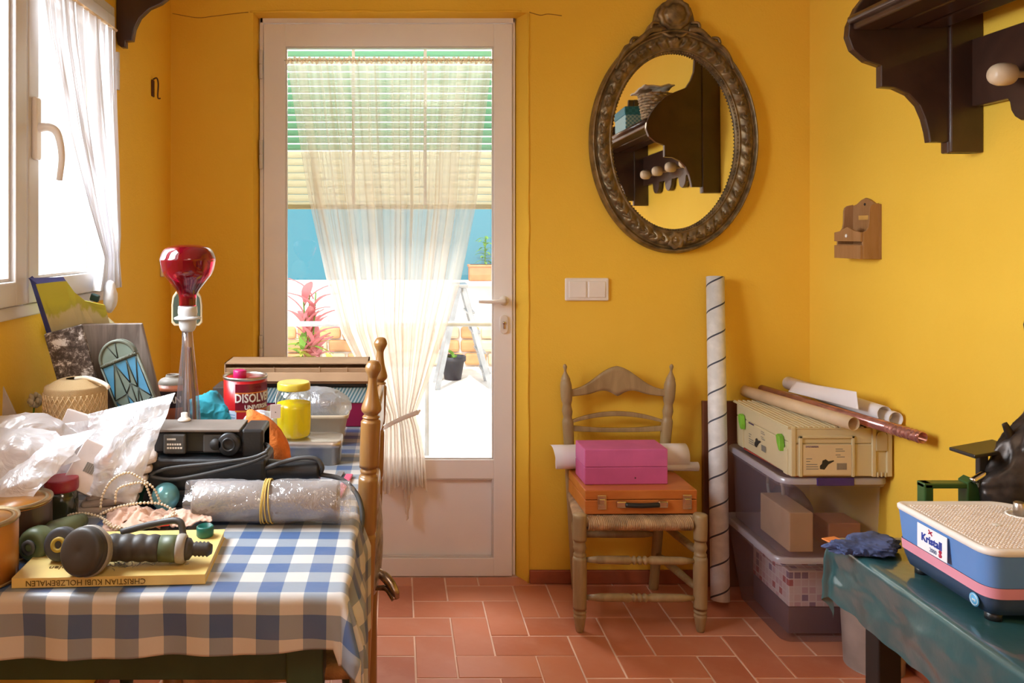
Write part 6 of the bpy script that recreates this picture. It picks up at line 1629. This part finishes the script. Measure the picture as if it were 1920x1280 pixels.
# --- grinder
GZ = RZ+.014; gt = .798
gr = thing('glass_grinder', 'blue glass grinder with a pink stripe and white grid top', 'grinder', (.907, 1.228, RZ+.002))
def g3(p): return [(x-.907, y-1.228) for x, y in p]
gh = gt-RZ-.002
def goutline(d, r=.022):
    # rounded polygon: left side along y, front and back run right, back right corner chamfered
    x0, x1, y0, y1 = .907-d, 1.175+d, 1.228-d, 1.455+d
    cs = [(x0, y0, .030), (x1, y0, .03), (x1, y1-.085, .02), (x1-.085, y1, .02), (x0, y1, .012)]
    P = []
    n = len(cs)
    for i, (x, y, r_) in enumerate(cs):
        p = Vector((x, y, 0)); a = Vector((*cs[i-1][:2], 0)); b = Vector((*cs[(i+1) % n][:2], 0)); r2 = r_+d*.5
        da, db = (a-p).normalized()*r2, (b-p).normalized()*r2
        for k in range(7):
            t = k/6; q = (p+da)*(1-t)**2+p*2*t*(1-t)+(p+db)*t*t; P.append((q.x-.907, q.y-1.228))
    return P
M_blue = mat('cornflower_blue_plastic', (.13, .27, .58, 1), .35, vary=.03); M_blued = mat('dark_navy_plastic', (.035, .05, .09, 1), .4, vary=.05); M_pk = mat('pink_band', (.75, .30, .38, 1), .4, vary=.03)
shell([(.010, goutline(-.024)), (.012, goutline(-.014)), (.030, goutline(-.008)), (.040, goutline(-.006))], gr, 'lower_tub', mat('slate_blue_plastic', (.045, .07, .13, 1), .38, vary=.03))
shell([(.040, goutline(-.0045)), (.057, goutline(-.0035))], gr, 'pink_band', M_pk, False)
shell([(.057, goutline(-.005)), (.100, goutline(-.001)), (gh-.010, goutline(.0))], gr, 'housing', M_blue, False)
shell([(gh-.011, goutline(.001)), (gh-.009, goutline(.002)), (gh-.003, goutline(.002)), (gh, goutline(-.001)), (gh-.0005, goutline(-.004)), (gh-.004, goutline(-.009)), (gh-.004, [(.13+.0001*cos(i), .11+.0001*sin(i)) for i in range(35)])], gr, 'top_tray', mat('white_tray_plastic', (.80, .74, .68, 1), .4, vary=.02), False)
# grid inset
def gridmat():
    m, nt, N, L, bs = newmat('white_grid_mat'); bs.inputs['Base Color'].default_value = (.76, .66, .58, 1); bs.inputs['Roughness'].default_value = .5
    v = coords(N, L); L.new(ramp(N, L, noi(N, L, v, 20, 2), [(.3, (.72, .62, .54, 1)), (.7, (.80, .70, .62, 1))]), bs.inputs['Base Color']); return m
Mg = gridmat()
mb = MB(); P = goutline(-.011); x0, x1, y0, y1 = min(p[0] for p in P), max(p[0] for p in P), min(p[1] for p in P), max(p[1] for p in P)
mb.prism(P, gh-.0045, gh-.003, None); step = .0062
def inside(x, y):
    c = False; n = len(P)
    for i in range(n):
        (xa, ya), (xb, yb) = P[i], P[(i+1) % n]
        if (ya > y) != (yb > y) and x < (xb-xa)*(y-ya)/(yb-ya)+xa: c = not c
    return c
hxc, hyc = at(1912, 0, 1.39).x-.907, 1.39-1.228
i = 0; x = x0+.003
while x < x1:
    y = y0+.003
    while y < y1:
        if inside(x, y) and inside(x+.004, y+.004) and (x-hxc)**2+(y-hyc)**2 > .026**2:
            mb.add([(x, y, gh-.0032), (x+.0042, y, gh-.0032), (x+.0042, y+.0042, gh-.0032), (x, y+.0042, gh-.0032), (x+.0006, y+.0006, gh-.0014), (x+.0036, y+.0006, gh-.0014), (x+.0036, y+.0036, gh-.0014), (x+.0006, y+.0036, gh-.0014)],
                   [(0, 1, 5, 4), (1, 2, 6, 5), (2, 3, 7, 6), (3, 0, 4, 7), (4, 5, 6, 7)], smooth=False)
        y += step
    x += step
o = mb.build('grid_mat', Mg, gr); o['kind'] = 'stuff'
mb = MB(); mb.lathe([(.020, gh-.004), (.021, gh-.001), (.017, gh-.001), (.016, gh-.004)], 30, T(hxc, hyc, 0), cap=False); mb.build('bit_collar', M_inkw, gr)
mb = MB(); mb.lathe([(.0095, gh-.004), (.0095, gh+.018), (.007, gh+.020)], 24, T(hxc, hyc, 0)); mb.build('grinding_head', M_tin, gr)
mb = MB(); mb.lathe([(.006, gh-.0018), (.0065, gh-.0008), (.0052, gh-.0008)], 20, T(at(1852, 0, 1.36).x-.907, 1.34-1.228, 0)); mb.build('dust_spot', M_inkw, gr)
for (x, y) in ((.03, .03), (.03, .20), (.23, .03), (.20, .20)):
    mb = MB(); mb.cyl(.012, -.0005, .012, 16, T(x, y, 0)); mb.build('rubber_foot', M_black, gr)
# label on left face (faces -x): letters read from far to near => local x axis points to -Y
LB = Matrix(((0, 0, -1, 0), (-1, 0, 0, 0), (0, 1, 0, 0), (0, 0, 0, 1)))  # x->-Y, y->Z, z->-X
def LM(y, z, o_=.0): return T(-.0022-o_, y, z) @ LB
yA, yB = 1500*.906/(1722-745)-1.228, 1500*.906/(1778-745)-1.228
ylc = (yA+yB)/2; wl_ = abs(yA-yB)
mb = MB(); mb.box((-wl_/2, -.021, 0), (wl_/2, .021, .001), .0004, M=LM(ylc, .083)); mb.build('name_plate', mat('white_name_plate', (.88, .86, .88, 1), .3, vary=.01), gr)
M_kb = mat('royal_blue_print', (.02, .05, .35, 1), .4); M_kr = mat('crimson_print', (.45, .01, .06, 1), .4)
text('Kristall', .0180, M_kb, gr, LM(ylc, .0835, .0012), sx=.92*wl_/.068, bold=.0005)
text('2000', .010, mat('slate_print', (.15, .2, .35, 1), .4), gr, LM(ylc-.004, .0690, .0012), sx=.9)
text('S', .0155, M_kr, gr, LM(ylc-.022, .0705, .0012), bold=.0008)
mb = MB(); mb.box((-.006, -.0011, 0), (.006, .0011, .0005), M=LM(ylc+.003, .0975, .0012) @ R(-.7, 'Z')); mb.box((-.0055, -.001, 0), (.0055, .001, .0005), M=LM(ylc+.003, .0975, .0012) @ R(.5, 'Z')); mb.build('star_logo', M_kr, gr)
ybd = 1500*.908/(1822-745)-1.228
mb = MB(); mb.cyl(.0105, 0, .001, 28, LM(ybd, .0265, -.0075)); mb.build('round_sticker', mat('light_blue_sticker', (.12, .42, .72, 1), .4), gr)
mb = MB(); mb.lathe([(.0085, .001), (.0085, .0014), (.0078, .0014), (.0078, .001)], 28, LM(ybd, .0265, -.0075), cap=False); mb.build('sticker_ring', M_inkw, gr)
text('ws', .007, M_inkw, gr, LM(ybd, .0265, -.0064))
gcord = MB(); gcord.tube([(1.02, 1.20, RZ+.008), (1.0, 1.15, RZ+.006), (1.03, 1.06, RZ+.006), (1.12, 1.02, RZ+.006), (1.25, 1.0, RZ+.006)], .005, 8)
o = gcord.build('grinder_cord', M_black, gr); o.location = (-.907, -1.228, -RZ-.002)
# blue cloth and orange scrap
o = crumple((0, 0, 0), (.066, .042, .012), 61, .55, 42, 6).build('blue_cloth', mat('navy_blue_cloth', (.07, .10, .24, 1), .8, vary=.3, vscale=30, bmp=.6), None, (at(1618, 0, 1.53).x, 1.53, RZ+.012)); tag(o, 'crumpled dark blue cloth on the green plastic behind the grinder', 'cloth')
o = MB().box((-.016, -.010, 0), (.016, .010, .003), .001).build('orange_scrap', mat('orange_card', (.80, .25, .06, 1), .6), None, (at(1562, 0, 1.56).x+.006, 1.575, RZ+.004), (0, 0, .3)); tag(o, 'tiny orange paper scrap on the corner of the green plastic', 'paper')
# --- scale
sx_ = thing('letter_scale', 'green and black letter scale with a flat tray behind the grinder', 'scale', (1.12, 1.545, RZ+.003))
M_sg = mat('dark_green_enamel', (.035, .09, .02, 1), .35); M_iron = mat('black_iron', (.03, .024, .02, 1), .4, .3)
def s3(px, py, Y=1.545): p = at(px, py, Y); return Vector((p.x-1.12, p.y-1.545, p.z-RZ-.003))
mb = MB(); q = [s3(1779, 840, 1.56), s3(1828, 858, 1.50), s3(1912, 850, 1.55), s3(1860, 836, 1.62)]
zt3 = s3(1828, 848).z
for p in q: p.z = zt3
mb.add([(*p.xy, p.z) for p in q]+[(*p.xy, p.z+.007) for p in q], [(3, 2, 1, 0), (4, 5, 6, 7), (0, 1, 5, 4), (1, 2, 6, 5), (2, 3, 7, 6), (3, 0, 4, 7)], smooth=False); tr_ = mb.build('weighing_tray', M_iron, sx_)
k_ = tr_.modifiers.new('edge', 'BEVEL'); k_.width = .002; k_.segments = 2
mb = MB(); a = s3(1841, 858); b2 = s3(1840, 905); mb.box((a.x-.009, a.y-.006, b2.z), (a.x+.009, a.y+.006, zt3), .002); mb.build('tray_post', M_iron, sx_)
mb = MB(); a, b2 = s3(1726, 903), s3(1822, 930)
mb.box((a.x, -.012, b2.z+.018), (s3(1812, 0).x, .012, a.z), .002); mb.box((a.x, -.012, 0), (a.x+.018, .012, a.z), .003); mb.build('scale_frame', M_sg, sx_)
mb = MB(); mb.prism([(s3(1805, 0).x, 0), (s3(1805, 0).x, s3(0, 900).z), (s3(1815, 0).x, s3(0, 893).z), (s3(1822, 0).x, s3(0, 903).z), (s3(1834, 0).x, s3(0, 928).z), (s3(1840, 0).x, s3(0, 908).z), (s3(1856, 0).x, s3(0, 905).z), (s3(1860, 0).x, s3(0, 925).z), (s3(1858, 0).x, 0)], -.014, .014, FX, bev=.002); mb.build('scale_body', M_sg, sx_)
mb = MB(); mb.tube([s3(1822, 902, 1.525), s3(1834, 895, 1.525), s3(1848, 887, 1.525)], .0065, 10, smooth=3); mb.build('lever_arm', M_chrome, sx_)
mb = MB(); mb.box((a.x-.01, -.04, 0), (s3(1870, 0).x, .04, .010), .003); mb.build('scale_base', M_sg, sx_)
# --- bronze figure lamp base at the right edge
M_brz = mat('dark_bronze', (.05, .038, .032, 1), .38, .6, vary=.3, vscale=30)
fg = thing('bronze_statue', 'dark bronze sculptured figure standing behind the grinder at the right edge', 'sculpture', (1.275, 1.525, RZ+.003)); fg.scale = (1, .42, 1)
def wob(r, z, a):
    n = noise.ridged_multi_fractal(Vector((cos(a)*1.6, sin(a)*1.6, z*14)), .9, 2.1, 3, 1, 2)-.9
    return r*(1+.10*n*min(1, z/.03)+.05*sin(5*a+z*30))
sp_ = prof([(.12, 0), (.125, .012), (.143, .06), (.157, .105), (.150, .135), (.128, .18), (.108, .215), (.090, .24), (.072, .27), (.066, .33), (.066, .37), (.070, .43), (.055, .47), (.038, .50), (.034, .52), (.052, .545), (.062, .58), (.056, .62), (.035, .645), (.0004, .655)], 6)
mb = MB(); mb.lathe(sp_, 96, fn=wob); mb.build('figure', M_brz, fg)
mb = MB(); mb.tube([(-.105, -.05, .075), (-.120, -.075, .095), (-.108, -.095, .075), (-.098, -.10, .045)], .008, 8); mb.build('scroll_relief', mat('worn_bronze_highlight', (.30, .30, .32, 1), .3, .8), fg)
mb = MB()
for (a_, z) in ((pi*1.0, .243),):
    c0 = Vector((.088*cos(a_), .088*sin(a_), z-.06)); c1 = Vector((.118*cos(a_), .118*sin(a_), z)); mb.tube([c0, c0.lerp(c1, .6)*.97, c1], .014, 8, rad=lambda t: 1.2-.8*t)
o = mb.build('drapery_tips', M_brz, fg); o['kind'] = 'stuff'

# --- waste bin
wbn = thing('waste_bin', 'grey plastic bucket standing on the floor under the side table', 'bin', (1.42, 2.385, 0.001))
mb = MB(); mb.lathe(prof([(.0004, .002), (.075, .0), (.080, .006), (.090, .20), (.093, .235), (.096, .237), (.096, .245), (.089, .245), (.086, .2)], 3), 44); mb.build('bucket', mat('grey_bucket_plastic', (.34, .28, .25, 1), .5, vary=.12), wbn)
mb = MB(); mb.grid(lambda u, v: Vector((.0935*cos(-pi/2+.15+u*.5), .0935*sin(-pi/2+.15+u*.5), .175+.010*v)), 8, 1); mb.build('dark_tape', M_ink, wbn)
for o in bpy.data.objects:
    if o.parent is None and o.type in {'MESH', 'EMPTY'} and 'label' in o.keys() and len(o['label']) == 0: del o['label']
# green domed lamp by the right wall: only the mirror shows its top
gl = thing('domed_lamp', 'green domed lamp by the right wall, its top seen in the mirror', 'lamp', (1.452, 1.475, RZ+.003))
mb = MB(); mb.lathe(prof([(.05, 0), (.052, .008), (.03, .018), (.010, .03), (.008, .3), (.008, .57)], 3), 28); mb.build('lamp_stand', M_brz, gl)
mb = MB(); mb.lathe(prof([(.062, .555), (.062, .575), (.058, .61), (.045, .638), (.022, .652), (.0004, .656)], 4), 32, cap=False); mb.build('lamp_shade', mat('dull_green_enamel', (.07, .12, .05, 1), .5), gl)
GROUPS = {'storage_tote': 'clear storage boxes stacked in the corner', 'paint_tin': 'amber tins at the left table end', 'plastic_bag': 'white plastic bags on the table',
          'leather_scrap': 'leather scraps under the bead string', 'hose_nozzle': 'garden hose fittings by the yellow book', 'garden_sprayer': 'garden hose fittings by the yellow book', 'hose_fitting': 'garden hose fittings by the yellow book',
          'potted_croton': 'pots on the terrace', 'potted_shrub': 'pots on the terrace', 'plant_pot': 'pots on the terrace', 'cardboard_carton': 'cartons inside the upper clear box'}
for o in bpy.data.objects:
    if o.parent is None and 'label' in o.keys():
        b = o.name.split('.')[0]
        if b in GROUPS: o['group'] = GROUPS[b]
        elif o['label'].find('paper roll') >= 0 or b in ('cardboard_tube', 'foil_roll'):
            if o.name != 'paper_roll': o['group'] = 'rolls lying on the beige tool case'
